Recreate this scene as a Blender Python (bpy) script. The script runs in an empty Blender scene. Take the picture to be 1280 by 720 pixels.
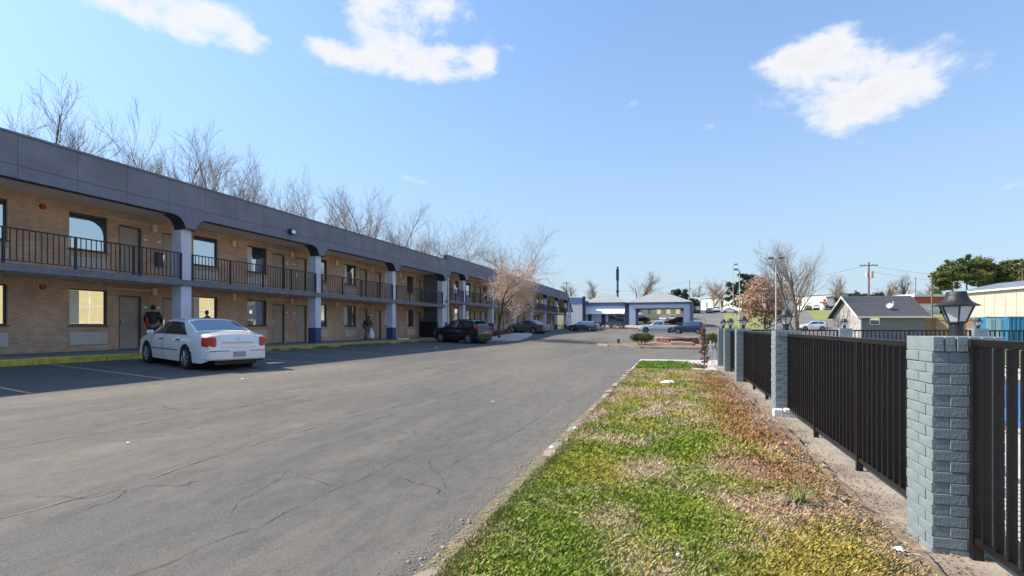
import bpy, bmesh, math, random
import numpy as np
from mathutils import Vector, Matrix
R=math.radians; PI=math.pi
sc=bpy.context.scene; COL=sc.collection
rnd=random.Random(7); nr=np.random.default_rng(7)
# ------------------------------------------------------------------ camera, light
F=650.0; AZ=math.atan(202/F); CA,SA=math.cos(AZ),math.sin(AZ); EYE=1.45; HY=408.3
cam=bpy.data.cameras.new('camera'); camo=bpy.data.objects.new('camera',cam); COL.objects.link(camo)
cam.sensor_width=36; cam.lens=F/1280*36; cam.shift_y=(HY-360)/1280; cam.clip_start=.05; cam.clip_end=4000
camo.location=(0,0,EYE); camo.rotation_euler=(PI/2,0,AZ); sc.camera=camo
sc.view_settings.view_transform='Standard'; sc.view_settings.look='None'; sc.view_settings.gamma=1
sc.view_settings.exposure=0.95
SUN=Vector((-1.03,-.10,1.0)).normalized()
sl=bpy.data.lights.new('sun','SUN'); sl.energy=3.6; sl.angle=R(.53); sl.color=(1,.93,.81)
so=bpy.data.objects.new('sun',sl); COL.objects.link(so); so.rotation_euler=SUN.to_track_quat('Z','Y').to_euler()
W=bpy.data.worlds.new('World'); sc.world=W; W.use_nodes=True
nt=W.node_tree; N=nt.nodes; L=nt.links; N.clear()
def wn(t,**k):
    n=N.new(t)
    for a,b in k.items(): setattr(n,a,b)
    return n
def wmath(op,a,b=None,c=None,clamp=False):
    n=N.new('ShaderNodeMath'); n.operation=op; n.use_clamp=clamp
    for i,v in enumerate((a,b,c)):
        if v is None: continue
        if isinstance(v,(int,float)): n.inputs[i].default_value=v
        else: L.new(v,n.inputs[i])
    return n.outputs[0]
sky=wn('ShaderNodeTexSky'); sky.sky_type='NISHITA'; sky.sun_disc=False
sky.sun_elevation=math.asin(SUN.z); sky.sun_rotation=math.atan2(SUN.x,SUN.y); sky.air_density=1.0; sky.dust_density=.6; sky.ozone_density=2.2
geo=wn('ShaderNodeTexCoord'); dirv=geo.outputs['Generated']
def view_dir(px,py):
    u=(px-640)/F; v=(HY-py)/F
    return Vector((u*CA-SA, u*SA+CA, v)).normalized()
nz=wn('ShaderNodeTexNoise'); nz.inputs['Scale'].default_value=9; nz.inputs['Detail'].default_value=9; nz.inputs['Roughness'].default_value=.68; nz.inputs['Distortion'].default_value=.25
mp=wn('ShaderNodeMapping'); mp.inputs['Scale'].default_value=(1,1,1.7); L.new(dirv,mp.inputs[0]); L.new(mp.outputs[0],nz.inputs[0])
nz2=wn('ShaderNodeTexNoise'); nz2.inputs['Scale'].default_value=30; nz2.inputs['Detail'].default_value=6; L.new(mp.outputs[0],nz2.inputs[0])
nval=wmath('ADD',wmath('SUBTRACT',nz.outputs[0],.5),wmath('MULTIPLY',wmath('SUBTRACT',nz2.outputs[0],.5),.3))
CL=[(150,5,60,26,10,1),(215,12,82,30,18,1),(290,34,48,22,20,1),
    (470,8,36,28,0,1),(530,12,70,26,0,1),(500,48,58,34,10,1),(520,84,62,20,5,1),(420,68,48,15,12,.9),(607,79,24,22,0,1),(575,72,26,10,0,.6),(640,60,14,6,0,.4),(560,62,30,12,0,.8),
    (1035,60,50,28,-25,1),(1020,85,62,30,0,1),(1085,95,80,36,5,1),(1145,98,60,34,10,1),(1060,140,52,26,0,1),(985,74,34,16,0,.9),
    (885,157,16,8,0,.5),(1256,235,36,12,0,.4),(1080,182,30,9,0,.36),(1170,272,40,9,0,.34),(505,222,44,12,10,.3),(25,230,20,9,0,.25),(1050,278,60,12,0,.3),(790,130,10,7,0,.35)]
acc=None
for (px,py,a,b,tilt,amp) in CL:
    c=view_dir(px,py); r=Vector((c.y,-c.x,0)).normalized(); u=r.cross(c).normalized()
    t=R(-tilt); rr=r*math.cos(t)+u*math.sin(t); uu=-r*math.sin(t)+u*math.cos(t); k=(c.dot(Vector((-SA,CA,0))))/F
    def dot(v):
        n=N.new('ShaderNodeVectorMath'); n.operation='DOT_PRODUCT'; L.new(dirv,n.inputs[0]); n.inputs[1].default_value=v; return n.outputs['Value']
    x=wmath('MULTIPLY',wmath('SUBTRACT',dot(rr),c.dot(rr)),1/(a*k)); y=wmath('MULTIPLY',wmath('SUBTRACT',dot(uu),c.dot(uu)),1/(b*k))
    q=wmath('ADD',wmath('MULTIPLY',x,x),wmath('MULTIPLY',y,y))
    d=wmath('MULTIPLY',wmath('EXPONENT',wmath('MULTIPLY',q,-1.1)),amp)
    d=wmath('MULTIPLY',d,wmath('GREATER_THAN',dot(c),0))
    acc=d if acc is None else wmath('ADD',acc,wmath('MULTIPLY',d,wmath('SUBTRACT',1.0,acc)) )
cd=wmath('ADD',acc,wmath('MULTIPLY',nval,2.0))
mr=wn('ShaderNodeMapRange'); mr.interpolation_type='SMOOTHSTEP'; L.new(cd,mr.inputs[0]); mr.inputs[1].default_value=.34; mr.inputs[2].default_value=1.0
edge=wmath('MULTIPLY',mr.outputs[0],wmath('MINIMUM',wmath('MULTIPLY',acc,3.5),1.0))
csh=wn('ShaderNodeMapRange'); L.new(cd,csh.inputs[0]); csh.inputs[1].default_value=.5; csh.inputs[2].default_value=1.4; csh.inputs[3].default_value=3.45; csh.inputs[4].default_value=2.9
cmb=wn('ShaderNodeCombineColor'); 
L.new(csh.outputs[0],cmb.inputs[0]); L.new(wmath('MULTIPLY',csh.outputs[0],1.01),cmb.inputs[1]); L.new(wmath('MULTIPLY',csh.outputs[0],1.05),cmb.inputs[2])
# pale air near the horizon
sep=wn('ShaderNodeSeparateXYZ'); L.new(dirv,sep.inputs[0])
hz=wmath('EXPONENT',wmath('MULTIPLY',wmath('ABSOLUTE',sep.outputs[2]),-3.6))
dim=wn('ShaderNodeMixRGB'); dim.blend_type='MULTIPLY'; dim.inputs[0].default_value=1; L.new(sky.outputs[0],dim.inputs[1])
dk=wmath('SUBTRACT',1.0,wmath('MULTIPLY',wmath('EXPONENT',wmath('MULTIPLY',wmath('ABSOLUTE',sep.outputs[2]),-4.5)),.72))
dc=wn('ShaderNodeCombineColor'); L.new(wmath('MULTIPLY',dk,.70),dc.inputs[0]); L.new(wmath('MULTIPLY',dk,.85),dc.inputs[1]); L.new(wmath('MULTIPLY',dk,.98),dc.inputs[2]); L.new(dc.outputs[0],dim.inputs[2])
lift=wn('ShaderNodeMixRGB'); L.new(wmath('ADD',wmath('MULTIPLY',hz,.80),.04),lift.inputs[0]); L.new(dim.outputs[0],lift.inputs[1]); lift.inputs[2].default_value=(2.35,2.88,3.35,1)
mix=wn('ShaderNodeMixRGB'); L.new(edge,mix.inputs[0]); L.new(lift.outputs[0],mix.inputs[1]); L.new(cmb.outputs[0],mix.inputs[2])
bg=wn('ShaderNodeBackground'); L.new(mix.outputs[0],bg.inputs[0]); bg.inputs[1].default_value=.15
wo=wn('ShaderNodeOutputWorld'); L.new(bg.outputs[0],wo.inputs[0])

# ------------------------------------------------------------------ placing helpers
def atX(x,X):
    u=(x-640)/F; Y=X*(CA+u*SA)/(u*CA-SA); return Y
def atZ(x,z):                       # pixel column, depth -> ground position
    u=(x-640)/F; r=u*z; return (r*CA-z*SA, r*SA+z*CA)
def ss(a,b,x):
    t=np.clip((np.asarray(x,float)-a)/(b-a),0,1); return t*t*(3-2*t)
def H(X,Y):
    X=np.asarray(X,float); Y=np.asarray(Y,float)
    base=.37*np.clip((-X-1.43)/15.8,0,1.0)
    right=1-ss(2,18,X)
    z=base+(.43*ss(36,54,Y)+.1*ss(56,85,Y))*right+1.1*ss(85,110,Y)
    z=z+.077*np.clip(Y-108,0,70)*ss(104,116,Y)
    z=z-.25*ss(18,34,X)*(1-ss(80,100,Y))
    return z
def h(x,y): return float(H(x,y))
# ------------------------------------------------------------------ materials
def newmat(name):
    m=bpy.data.materials.new(name); m.use_nodes=True; return m,m.node_tree.nodes,m.node_tree.links,m.node_tree.nodes['Principled BSDF']
def mat(name,c,rough=.7,var=.12,scale=6,bump=0,bscale=60,metal=0,c2=None,coat=0,spec=.5,det=5,stretch=(1,1,1)):
    m,n,l,b=newmat(name)
    tc=n.new('ShaderNodeTexCoord'); mp=n.new('ShaderNodeMapping'); mp.inputs['Scale'].default_value=stretch; l.new(tc.outputs['Object'],mp.inputs[0])
    t=n.new('ShaderNodeTexNoise'); t.inputs['Scale'].default_value=scale; t.inputs['Detail'].default_value=det; l.new(mp.outputs[0],t.inputs[0])
    mr=n.new('ShaderNodeMapRange'); mr.inputs[1].default_value=.3; mr.inputs[2].default_value=.7; l.new(t.outputs[0],mr.inputs[0])
    mx=n.new('ShaderNodeMixRGB'); l.new(mr.outputs[0],mx.inputs[0])
    c=tuple(c)
    a=tuple(min(1,v*(1-var)) for v in c); z=tuple(min(1,v*(1+var)) for v in c) if c2 is None else c2
    if c2 is not None: a=c
    mx.inputs[1].default_value=(*a,1); mx.inputs[2].default_value=(*z,1); l.new(mx.outputs[0],b.inputs['Base Color'])
    b.inputs['Roughness'].default_value=rough; b.inputs['Metallic'].default_value=metal; b.inputs['Coat Weight'].default_value=coat; b.inputs['Specular IOR Level'].default_value=spec
    if bump:
        t2=n.new('ShaderNodeTexNoise'); t2.inputs['Scale'].default_value=bscale; t2.inputs['Detail'].default_value=4; l.new(mp.outputs[0],t2.inputs[0])
        bp=n.new('ShaderNodeBump'); bp.inputs['Strength'].default_value=bump; bp.inputs['Distance'].default_value=.01; l.new(t2.outputs[0],bp.inputs['Height']); l.new(bp.outputs[0],b.inputs['Normal'])
    return m
def brickmat(name,c1,c2,mortar,bw=.2,rh=.0677,scale=1,ax='Y',rough=.85):
    m,n,l,b=newmat(name)
    tc=n.new('ShaderNodeNewGeometry'); s=n.new('ShaderNodeSeparateXYZ'); l.new(tc.outputs['Position'],s.inputs[0])
    c=n.new('ShaderNodeCombineXYZ'); l.new(s.outputs[ax],c.inputs[0]); l.new(s.outputs['Z'],c.inputs[1])
    br=n.new('ShaderNodeTexBrick'); l.new(c.outputs[0],br.inputs[0]); br.inputs['Scale'].default_value=1; br.inputs['Brick Width'].default_value=bw; br.inputs['Row Height'].default_value=rh
    br.inputs['Mortar Size'].default_value=.007; br.inputs['Bias'].default_value=-.1; br.inputs['Mortar Smooth'].default_value=.3
    br.inputs['Color1'].default_value=(*c1,1); br.inputs['Color2'].default_value=(*c2,1); br.inputs['Mortar'].default_value=(*mortar,1)
    t=n.new('ShaderNodeTexNoise'); t.inputs['Scale'].default_value=1.3; t.inputs['Detail'].default_value=6; l.new(tc.outputs['Position'],t.inputs[0])
    mx=n.new('ShaderNodeMixRGB'); mx.blend_type='MULTIPLY'; mx.inputs[0].default_value=.5; l.new(br.outputs['Color'],mx.inputs[1])
    cr=n.new('ShaderNodeMapRange'); cr.inputs[1].default_value=.3; cr.inputs[2].default_value=.7; cr.inputs[3].default_value=.6; cr.inputs[4].default_value=1.25; l.new(t.outputs[0],cr.inputs[0]); l.new(cr.outputs[0],mx.inputs[2])
    l.new(mx.outputs[0],b.inputs['Base Color']); b.inputs['Roughness'].default_value=rough
    bp=n.new('ShaderNodeBump'); bp.inputs['Strength'].default_value=.6; bp.inputs['Distance'].default_value=.006; bp.invert=True; l.new(br.outputs['Fac'],bp.inputs['Height']); l.new(bp.outputs[0],b.inputs['Normal'])
    return m
M={}
M['wall']=brickmat('tan_brick',(.61,.405,.285),(.49,.315,.215),(.31,.215,.155))
M['fascia']=mat('grey_violet_stucco',(.195,.195,.23),.85,.16,1.1,.5,180)
M['fascia2']=mat('grey_violet_trim',(.19,.195,.245),.85,.08,3,.3,150)
M['column']=mat('lavender_stucco',(.60,.61,.72),.8,.12,1.3,.3,160)
M['navy']=mat('navy_paint',(.05,.07,.14),.7,.15,5,.2,90)
M['navydk']=mat('dark_navy_trim',(.025,.032,.06),.6,.15,5)
M['soffit']=mat('cream_soffit',(.72,.62,.52),.85,.08,2,.1,60)
M['slab']=mat('slab_edge',(.17,.17,.20),.8,.15,4,.2,80)
M['rail']=mat('black_rail_paint',(.018,.018,.02),.5,.2,10)
M['door']=mat('taupe_door',(.37,.30,.245),.6,.08,3)
M['doorframe']=mat('brown_door_frame',(.12,.09,.07),.6,.1,5)
M['winframe']=mat('dark_bronze_frame',(.03,.035,.04),.45,.1,5)
M['ac']=mat('ac_grille',(.52,.48,.46),.55,.1,20)
M['lampcream']=mat('cream_plastic',(.80,.62,.36),.4,.08,10)
M['red']=mat('red_enamel',(.35,.02,.015),.35,.1,10)
M['white']=mat('white_paint',(.75,.75,.76),.6,.05,4)
M['chrome']=mat('chrome',(.6,.6,.62),.18,.05,10,metal=1)
M['walk']=mat('walkway_concrete',(.16,.17,.17),.9,.2,1.5,.3,60)
M['conc']=mat('old_concrete',(.40,.33,.25),.92,.3,2.2,.9,45,c2=(.22,.175,.13))
M['deck']=mat('pool_deck',(.50,.46,.42),.9,.12,1.2,.3,60)
M['rust']=mat('rusty_brown',(.13,.07,.04),.8,.3,30)
def glassmat(name,tint,base,fac,ior_rough=.015):
    m,n,l,b=newmat(name); b.inputs['Base Color'].default_value=(*base,1); b.inputs['Roughness'].default_value=.3
    g=n.new('ShaderNodeBsdfGlossy'); g.inputs[0].default_value=(*tint,1); g.inputs[1].default_value=ior_rough
    tc=n.new('ShaderNodeTexCoord'); t=n.new('ShaderNodeTexNoise'); t.inputs['Scale'].default_value=1.1; l.new(tc.outputs['Object'],t.inputs[0])
    bp=n.new('ShaderNodeBump'); bp.inputs['Strength'].default_value=.12; bp.inputs['Distance'].default_value=.02; l.new(t.outputs[0],bp.inputs['Height']); l.new(bp.outputs[0],g.inputs['Normal'])
    x=n.new('ShaderNodeMixShader'); x.inputs[0].default_value=fac; l.new(b.outputs[0],x.inputs[1]); l.new(g.outputs[0],x.inputs[2]); l.new(x.outputs[0],n['Material Output'].inputs[0]); return m
M['glass']=glassmat('window_glass',(.82,.86,.88),(.03,.04,.045),.62)
M['carglass']=glassmat('car_glass',(.7,.82,.9),(.012,.016,.018),.24)
M['curtain']=mat('curtain',(.66,.66,.62),.9,.1,8,stretch=(1,9,1))
# yellow kerb paint, worn
M['yellow']=mat('worn_yellow_paint',(.74,.56,.04),.85,.1,5,.5,60,c2=(.36,.29,.07),det=9)
M['yellowold']=mat('older_yellow_paint',(.50,.39,.06),.9,.1,5,.5,60,c2=(.27,.23,.12),det=9)
M['stripe']=mat('faded_yellow_stripe',(.60,.44,.17),.9,.1,14,0,c2=(.20,.165,.12),det=8)
# asphalt
def asphalt(name,c1,c2,dust,crk=.6,patch=1.0):
    m,n,l,b=newmat(name)
    g=n.new('ShaderNodeNewGeometry'); pos=g.outputs['Position']
    def noise(s,d,mapping=None,r=.55):
        t=n.new('ShaderNodeTexNoise'); t.inputs['Scale'].default_value=s; t.inputs['Detail'].default_value=d; t.inputs['Roughness'].default_value=r
        if mapping:
            mp=n.new('ShaderNodeMapping'); mp.inputs['Scale'].default_value=mapping; l.new(pos,mp.inputs[0]); l.new(mp.outputs[0],t.inputs[0])
        else: l.new(pos,t.inputs[0])
        return t.outputs[0]
    def rng(v,a,b_,c=0,d=1):
        r=n.new('ShaderNodeMapRange'); l.new(v,r.inputs[0]); r.inputs[1].default_value=a; r.inputs[2].default_value=b_; r.inputs[3].default_value=c; r.inputs[4].default_value=d; return r.outputs[0]
    def mixc(f,a,b_):
        x=n.new('ShaderNodeMixRGB')
        for i,v in ((0,f),(1,a),(2,b_)):
            if isinstance(v,tuple): x.inputs[i].default_value=(*v,1)
            elif isinstance(v,float): x.inputs[i].default_value=v
            else: l.new(v,x.inputs[i])
        return x.outputs[0]
    def mul(a,b_):
        x=n.new('ShaderNodeMath'); x.operation='MULTIPLY'
        for i,v in ((0,a),(1,b_)):
            if isinstance(v,float): x.inputs[i].default_value=v
            else: l.new(v,x.inputs[i])
        return x.outputs[0]
    col=mixc(rng(noise(.25,5,(1,.35,1)),.38,.62),c1,c2)
    col=mixc(mul(rng(noise(.8,8,(1.3,.16,1),.65),.49,.72),.9),col,dust)             # dust drifts along the lane
    col=mixc(mul(rng(noise(.5,6,(.8,.25,1),.6),.5,.7),.30),col,(.055,.055,.06))       # dark worn tracks
    sx=n.new('ShaderNodeSeparateXYZ'); l.new(pos,sx.inputs[0]); col=mixc(mul(rng(sx.outputs['X'],-7.5,-2.5),.26),col,(.082,.083,.087))   # newer, bluer sealed lane beside the island
    col=mixc(mul(rng(sx.outputs['X'],-10.4,-11.4),.7),col,(.05,.053,.06))      # motel's shade over the stalls, painted into the asphalt colour
    col=mixc(mul(rng(noise(140,2),.42,.75),.55),col,(.30,.28,.25))                    # aggregate
    col=mixc(mul(rng(noise(5,7,(1.5,.7,1),.7),.46,.66),.35),col,(.055,.05,.045)); col=mixc(mul(rng(noise(2.2,8,(1.2,.5,1),.7),.54,.70),.35),col,(.24,.21,.165))
    col=mixc(mul(rng(noise(90,2),.55,.8),.6),col,(.03,.03,.03))
    vd=n.new('ShaderNodeTexNoise'); vd.inputs['Scale'].default_value=1.6; vd.inputs['Detail'].default_value=6; l.new(pos,vd.inputs[0])
    va=n.new('ShaderNodeVectorMath'); va.operation='MULTIPLY_ADD'; l.new(vd.outputs['Color'],va.inputs[0]); va.inputs[1].default_value=(1.1,1.1,0); l.new(pos,va.inputs[2])
    mp=n.new('ShaderNodeMapping'); mp.inputs['Scale'].default_value=(.55,.34,0); l.new(va.outputs[0],mp.inputs[0])
    vo=n.new('ShaderNodeTexVoronoi'); vo.feature='DISTANCE_TO_EDGE'; vo.inputs['Scale'].default_value=1.; l.new(mp.outputs[0],vo.inputs['Vector'])
    ck=mul(rng(vo.outputs['Distance'],.0015,.0055,1,0),rng(noise(.55,4),.54,.64))
    col=mixc(mul(ck,crk),col,(.028,.026,.025))
    mp3=n.new('ShaderNodeMapping'); mp3.inputs['Scale'].default_value=(1.9,1.0,0); mp3.inputs['Location'].default_value=(3.3,1.7,0); l.new(va.outputs[0],mp3.inputs[0])
    vo3=n.new('ShaderNodeTexVoronoi'); vo3.feature='DISTANCE_TO_EDGE'; l.new(mp3.outputs[0],vo3.inputs['Vector'])
    ck3=mul(rng(vo3.outputs['Distance'],.004,.016,1,0),rng(noise(.9,5),.52,.62)); col=mixc(mul(ck3,crk*.75),col,(.035,.032,.03))
    l.new(col,b.inputs['Base Color']); b.inputs['Roughness'].default_value=.88; b.inputs['Specular IOR Level'].default_value=.35
    bp=n.new('ShaderNodeBump'); bp.inputs['Strength'].default_value=.6; bp.inputs['Distance'].default_value=.006; l.new(noise(110,3),bp.inputs['Height'])
    bp2=n.new('ShaderNodeBump'); bp2.invert=True; bp2.inputs['Strength'].default_value=.7; bp2.inputs['Distance'].default_value=.02; l.new(ck,bp2.inputs['Height']); l.new(bp.outputs[0],bp2.inputs['Normal']); l.new(bp2.outputs[0],b.inputs['Normal'])
    return m
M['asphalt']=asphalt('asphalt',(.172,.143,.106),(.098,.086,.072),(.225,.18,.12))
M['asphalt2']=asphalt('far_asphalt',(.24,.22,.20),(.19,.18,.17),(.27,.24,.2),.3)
M['crack']=mat('crack_filling',(.055,.048,.042),.95,.3,20)
M['crackdust']=mat('crack_dust',(.30,.24,.17),.95,.3,20)
# ------------------------------------------------------------------ mesh helpers
def link(o,parent=None):
    COL.objects.link(o)
    if parent is not None: o.parent=parent
    return o
def tag(o,label=None,cat=None,group=None,kind=None):
    if label: o['label']=label
    if cat: o['category']=cat
    if group: o['group']=group
    if kind: o['kind']=kind
    return o
def root(name,loc,label,cat,group=None,rz=0):
    o=bpy.data.objects.new(name,None); o.empty_display_size=.2; o.location=loc; o.rotation_euler=(0,0,rz); link(o); return tag(o,label,cat,group)
class MB:
    def __init__(s,off=(0,0,0)): s.v=[]; s.f=[]; s.off=off
    def add(s,vs,fs):
        b=len(s.v); s.v+= [tuple(p) for p in vs]; s.f+=[tuple(b+i for i in f) for f in fs]; return s
    def box(s,x0,x1,y0,y1,z0,z1):
        return s.add([(x0,y0,z0),(x1,y0,z0),(x1,y1,z0),(x0,y1,z0),(x0,y0,z1),(x1,y0,z1),(x1,y1,z1),(x0,y1,z1)],
            [(0,3,2,1),(4,5,6,7),(0,1,5,4),(1,2,6,5),(2,3,7,6),(3,0,4,7)])
    def tube(s,p,q,r0,r1=None,n=8,cap=True):
        r1=r0 if r1 is None else r1; p=Vector(p); q=Vector(q); d=(q-p).normalized(); a=d.orthogonal().normalized(); b=d.cross(a)
        vs=[];fs=[]
        for c,r in ((p,r0),(q,r1)):
            for i in range(n):
                t=2*PI*i/n; vs.append(c+(a*math.cos(t)+b*math.sin(t))*r)
        for i in range(n): fs.append((i,(i+1)%n,n+(i+1)%n,n+i))
        if cap: fs+= [tuple(range(n-1,-1,-1)),tuple(range(n,2*n))]
        return s.add(vs,fs)
    def lathe(s,prof,c=(0,0,0),n=16,flute=0,cap=True):
        vs=[];fs=[]
        for (r,z) in prof:
            for i in range(n):
                t=2*PI*i/n; rr=r*(1+(flute if i%2 else 0)); vs.append((c[0]+rr*math.cos(t),c[1]+rr*math.sin(t),c[2]+z))
        for k in range(len(prof)-1):
            for i in range(n): fs.append((k*n+i,k*n+(i+1)%n,(k+1)*n+(i+1)%n,(k+1)*n+i))
        if cap: fs+= [tuple(range(n-1,-1,-1)),tuple(range((len(prof)-1)*n,len(prof)*n))]
        return s.add(vs,fs)
    def prism(s,poly,ax,a,b):
        n=len(poly)
        def P(u,v,w): return (w,u,v) if ax=='x' else ((u,w,v) if ax=='y' else (u,v,w))
        return s.add([P(u,v,a) for u,v in poly]+[P(u,v,b) for u,v in poly],[tuple(range(n))[::-1],tuple(range(n,2*n))]+[(i,(i+1)%n,n+(i+1)%n,n+i) for i in range(n)])
    def mesh(s,name):
        me=bpy.data.meshes.new(name); o=s.off
        me.from_pydata([(x-o[0],y-o[1],z-o[2]) for x,y,z in s.v],[],s.f); return me
    def build(s,name,m,parent=None,smooth=False,bevel=0,fix=True):
        me=s.mesh(name)
        if fix or bevel:
            bm=bmesh.new(); bm.from_mesh(me); bmesh.ops.recalc_face_normals(bm,faces=bm.faces)
            if bevel: bmesh.ops.bevel(bm,geom=[e for e in bm.edges if e.calc_face_angle(0)>.5],offset=bevel,segments=1,affect='EDGES',clamp_overlap=True)
            bm.to_mesh(me); bm.free()
        me.materials.append(M[m] if isinstance(m,str) else m)
        if smooth: me.shade_smooth(); me.set_sharp_from_angle(angle=R(smooth if smooth is not True else 40))
        return link(bpy.data.objects.new(name,me),parent)
def np_mesh(name,V,Fc,m,parent=None,col=None,smooth=False):
    me=bpy.data.meshes.new(name); V=np.asarray(V,np.float32); Fc=np.asarray(Fc,np.int32); k=Fc.shape[1]
    me.vertices.add(len(V)); me.vertices.foreach_set('co',V.ravel()); me.loops.add(Fc.size); me.loops.foreach_set('vertex_index',Fc.ravel())
    me.polygons.add(len(Fc)); me.polygons.foreach_set('loop_start',np.arange(0,Fc.size,k,dtype=np.int32)); me.polygons.foreach_set('loop_total',np.full(len(Fc),k,np.int32))
    me.update(calc_edges=True)
    if col is not None:
        a=me.color_attributes.new('patch','FLOAT_COLOR','POINT'); c=np.ones((len(V),4),np.float32); c[:,:3]=col; a.data.foreach_set('color',c.ravel())
    me.materials.append(M[m] if isinstance(m,str) else m)
    if smooth: me.shade_smooth()
    return link(bpy.data.objects.new(name,me),parent)
def structure(o): o['kind']='structure'; return o
def sheet(name,m,x0,x1,y0,y1,dz=0,step=2.0,edge=None,thick=0,poly=None):
    def lines(a,b):
        g=[a]+[i*step for i in range(math.ceil((a+1e-6)/step),math.floor((b-1e-6)/step)+1)]+[b]
        return np.array(sorted(set(g)))
    xs,ys=lines(x0,x1),lines(y0,y1); X,Y=np.meshgrid(xs,ys); Z=H(X,Y)+dz
    V=np.stack([X.ravel(),Y.ravel(),Z.ravel()],1); nx=len(xs); i=np.arange(len(xs)-1); j=np.arange(len(ys)-1); I,J=np.meshgrid(i,j)
    a=(J*nx+I).ravel(); Fc=np.stack([a,a+1,a+1+nx,a+nx],1)
    o=np_mesh(name,V,Fc,m)
    if thick:
        md=None
    return structure(o)
# value noise for patches
_t=nr.random((256,256))
def vn(x,y,s):
    x=np.asarray(x)*s+50; y=np.asarray(y)*s+50; xi=np.floor(x).astype(int); yi=np.floor(y).astype(int); fx=x-xi; fy=y-yi
    fx=fx*fx*(3-2*fx); fy=fy*fy*(3-2*fy); g=lambda a,b:_t[a%256,b%256]
    return (g(xi,yi)*(1-fx)+g(xi+1,yi)*fx)*(1-fy)+(g(xi,yi+1)*(1-fx)+g(xi+1,yi+1)*fx)*fy
def fbm(x,y,s,o=4):
    t=0;a=1;w=0
    for k in range(o): q=.6+k*1.1; t=t+a*vn(x*math.cos(q)-y*math.sin(q)+k*17,x*math.sin(q)+y*math.cos(q)-k*9,s*2**k); w+=a; a*=.6
    return t/w
# ------------------------------------------------------------------ ground, lot, paths
M['ground']=mat('dry_grass_ground',(.11,.12,.035),.95,.1,.25,.5,12,c2=(.20,.17,.08))
M['hillgrass']=mat('green_hill_grass',(.16,.22,.035),.95,.1,.3,.5,12,c2=(.30,.27,.10))
g=sheet('ground','ground',-1500,1500,-400,1800,-1.2,step=20)
def finegrid(): pass
# asphalt lot follows the terrain; the strip island sits on top
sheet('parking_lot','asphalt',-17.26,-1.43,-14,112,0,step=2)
sheet('cross_driveway','asphalt',-1.428,60,24.2,112,-.002,step=2)
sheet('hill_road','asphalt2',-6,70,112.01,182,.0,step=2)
sheet('far_grass','ground',-400,-17.5,-60,182,-.1,step=2)
sheet('far_field','hillgrass',60.02,420,-60,182,-.1,step=2)
sheet('back_slope','hillgrass',-400,420,182.01,260,-.05,step=4)
# pool deck
sheet('pool_deck','deck',1.55,60,-12,8.7,.0,step=2); sheet('pool_deck','deck',1.55,4.2,8.701,24.19,.0,step=2)
sheet('pool_deck','deck',4.201,60,17.6,24.19,0,step=2); sheet('pool_deck','deck',13,60,8.701,17.599,0,step=2)
# ------------------------------------------------------------------ motel
FL=.57; XC=-18.53; XW=-20.38; BAY=8.04; Y0=15.65
motel=root('motel_building',(XC,-1,FL),'long two storey tan brick motel with grey violet fascia, lavender columns and black balcony railings','building')
OFF=(XC,-1,FL)
def part(b,name,m,parent=motel,**k):
    b.off=OFF; o=b.build(name,m,parent,**k); return o
def sub_of(mesh_part): return mesh_part
cache={}
def share(key,name,m,parent,loc,make,**k):
    """one mesh, many objects: built about its own base"""
    if key not in cache:
        b=MB(); make(b); o=b.build(name,m,parent,**k); cache[key]=o
    else:
        o=cache[key].copy(); link(o,parent); o.name=name
    o.location=loc; return o
def rel(p,base=OFF): return (p[0]-base[0],p[1]-base[1],p[2]-base[2])
nbal=0
OPEN_REL=[('d',.75,1.65),('w',2.22,3.5),('w',5.28,6.58),('d',7.0,7.9)]
def opening_window(y0,y1,z0,z1,zf,curt,lower):
    fr=MB(); x=XW-.10; t=.05
    fr.box(x-.04,x+.03,y0,y0+t,z0,z1).box(x-.04,x+.03,y1-t,y1,z0,z1).box(x-.04,x+.03,y0+t,y1-t,z1-t,z1).box(x-.04,x+.03,y0+t,y1-t,z0,z0+t)
    ym=(y0+y1)/2
    f=part(fr,'window','winframe')
    p=part(MB().box(x-.012,x-.004,y0+t,y1-t,z0+t,z1-t),'pane','glass',f); p.location=(0,0,0)
    if curt:
        cb=MB(); w=.34; n=7
        for k in range(n):
            a=y0+t+w*k/n; cb.box(x-.003,x-.001+.0*(k%2),a,a+w/n-.006,z0+t+.01,z1-t-.01)
        part(cb,'curtain','curtain',f)
    part(MB().box(XW-.02,XW+.035,y0-.04,y1+.04,z0-.05,z0-.004),'sill','doorframe',f)
    # through wall unit under the window
    zc=zf+.22; yb=y0-.02
    def mk(b):
        b.box(-.02,.05,0,1.3,0,.46)
    def mk2(b):
        for k in range(11): b.box(.05,.062,.04,1.26,.035+k*.037,.052+k*.037)
    a=share('ac','air_conditioner','ac',motel,rel((XW,yb,zc)),mk,bevel=.008)
    share('acl','louvre',M['ac'],a,(0,0,0),mk2)
def opening_door(y0,y1,zf,dark=True,ldark=True):
    x=XW-.12; z1=zf+2.1
    f=MB(); f.box(x-.03,x+.10,y0,y0+.05,zf,z1).box(x-.03,x+.10,y1-.05,y1,zf,z1).box(x-.03,x+.10,y0+.05,y1-.05,z1-.05,z1)
    fo=part(f,'door_frame','doorframe')
    d=share('door','door','door',motel,rel((x,y0+.05,zf+.01)),lambda b:b.box(-.02,.025,.003,.797,.0,2.035),bevel=.004)
    def hd(b): b.box(.025,.034,.05,.11,.93,1.16).tube((.034,.08,.98),(.08,.08,.98),.012).tube((.075,.08,.98),(.075,.18,.98),.01).lathe([(.0,0),(.022,.0),(.022,.012)],(.034,.08,1.2),8)
    share('handle','door_handle','chrome',d,(0,0,0),hd)
def numplate(y,z): share('num','room_number_plate','white',motel,rel((XW,y,z)),lambda b:b.box(0,.012,-.07,.07,0,.09))
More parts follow.
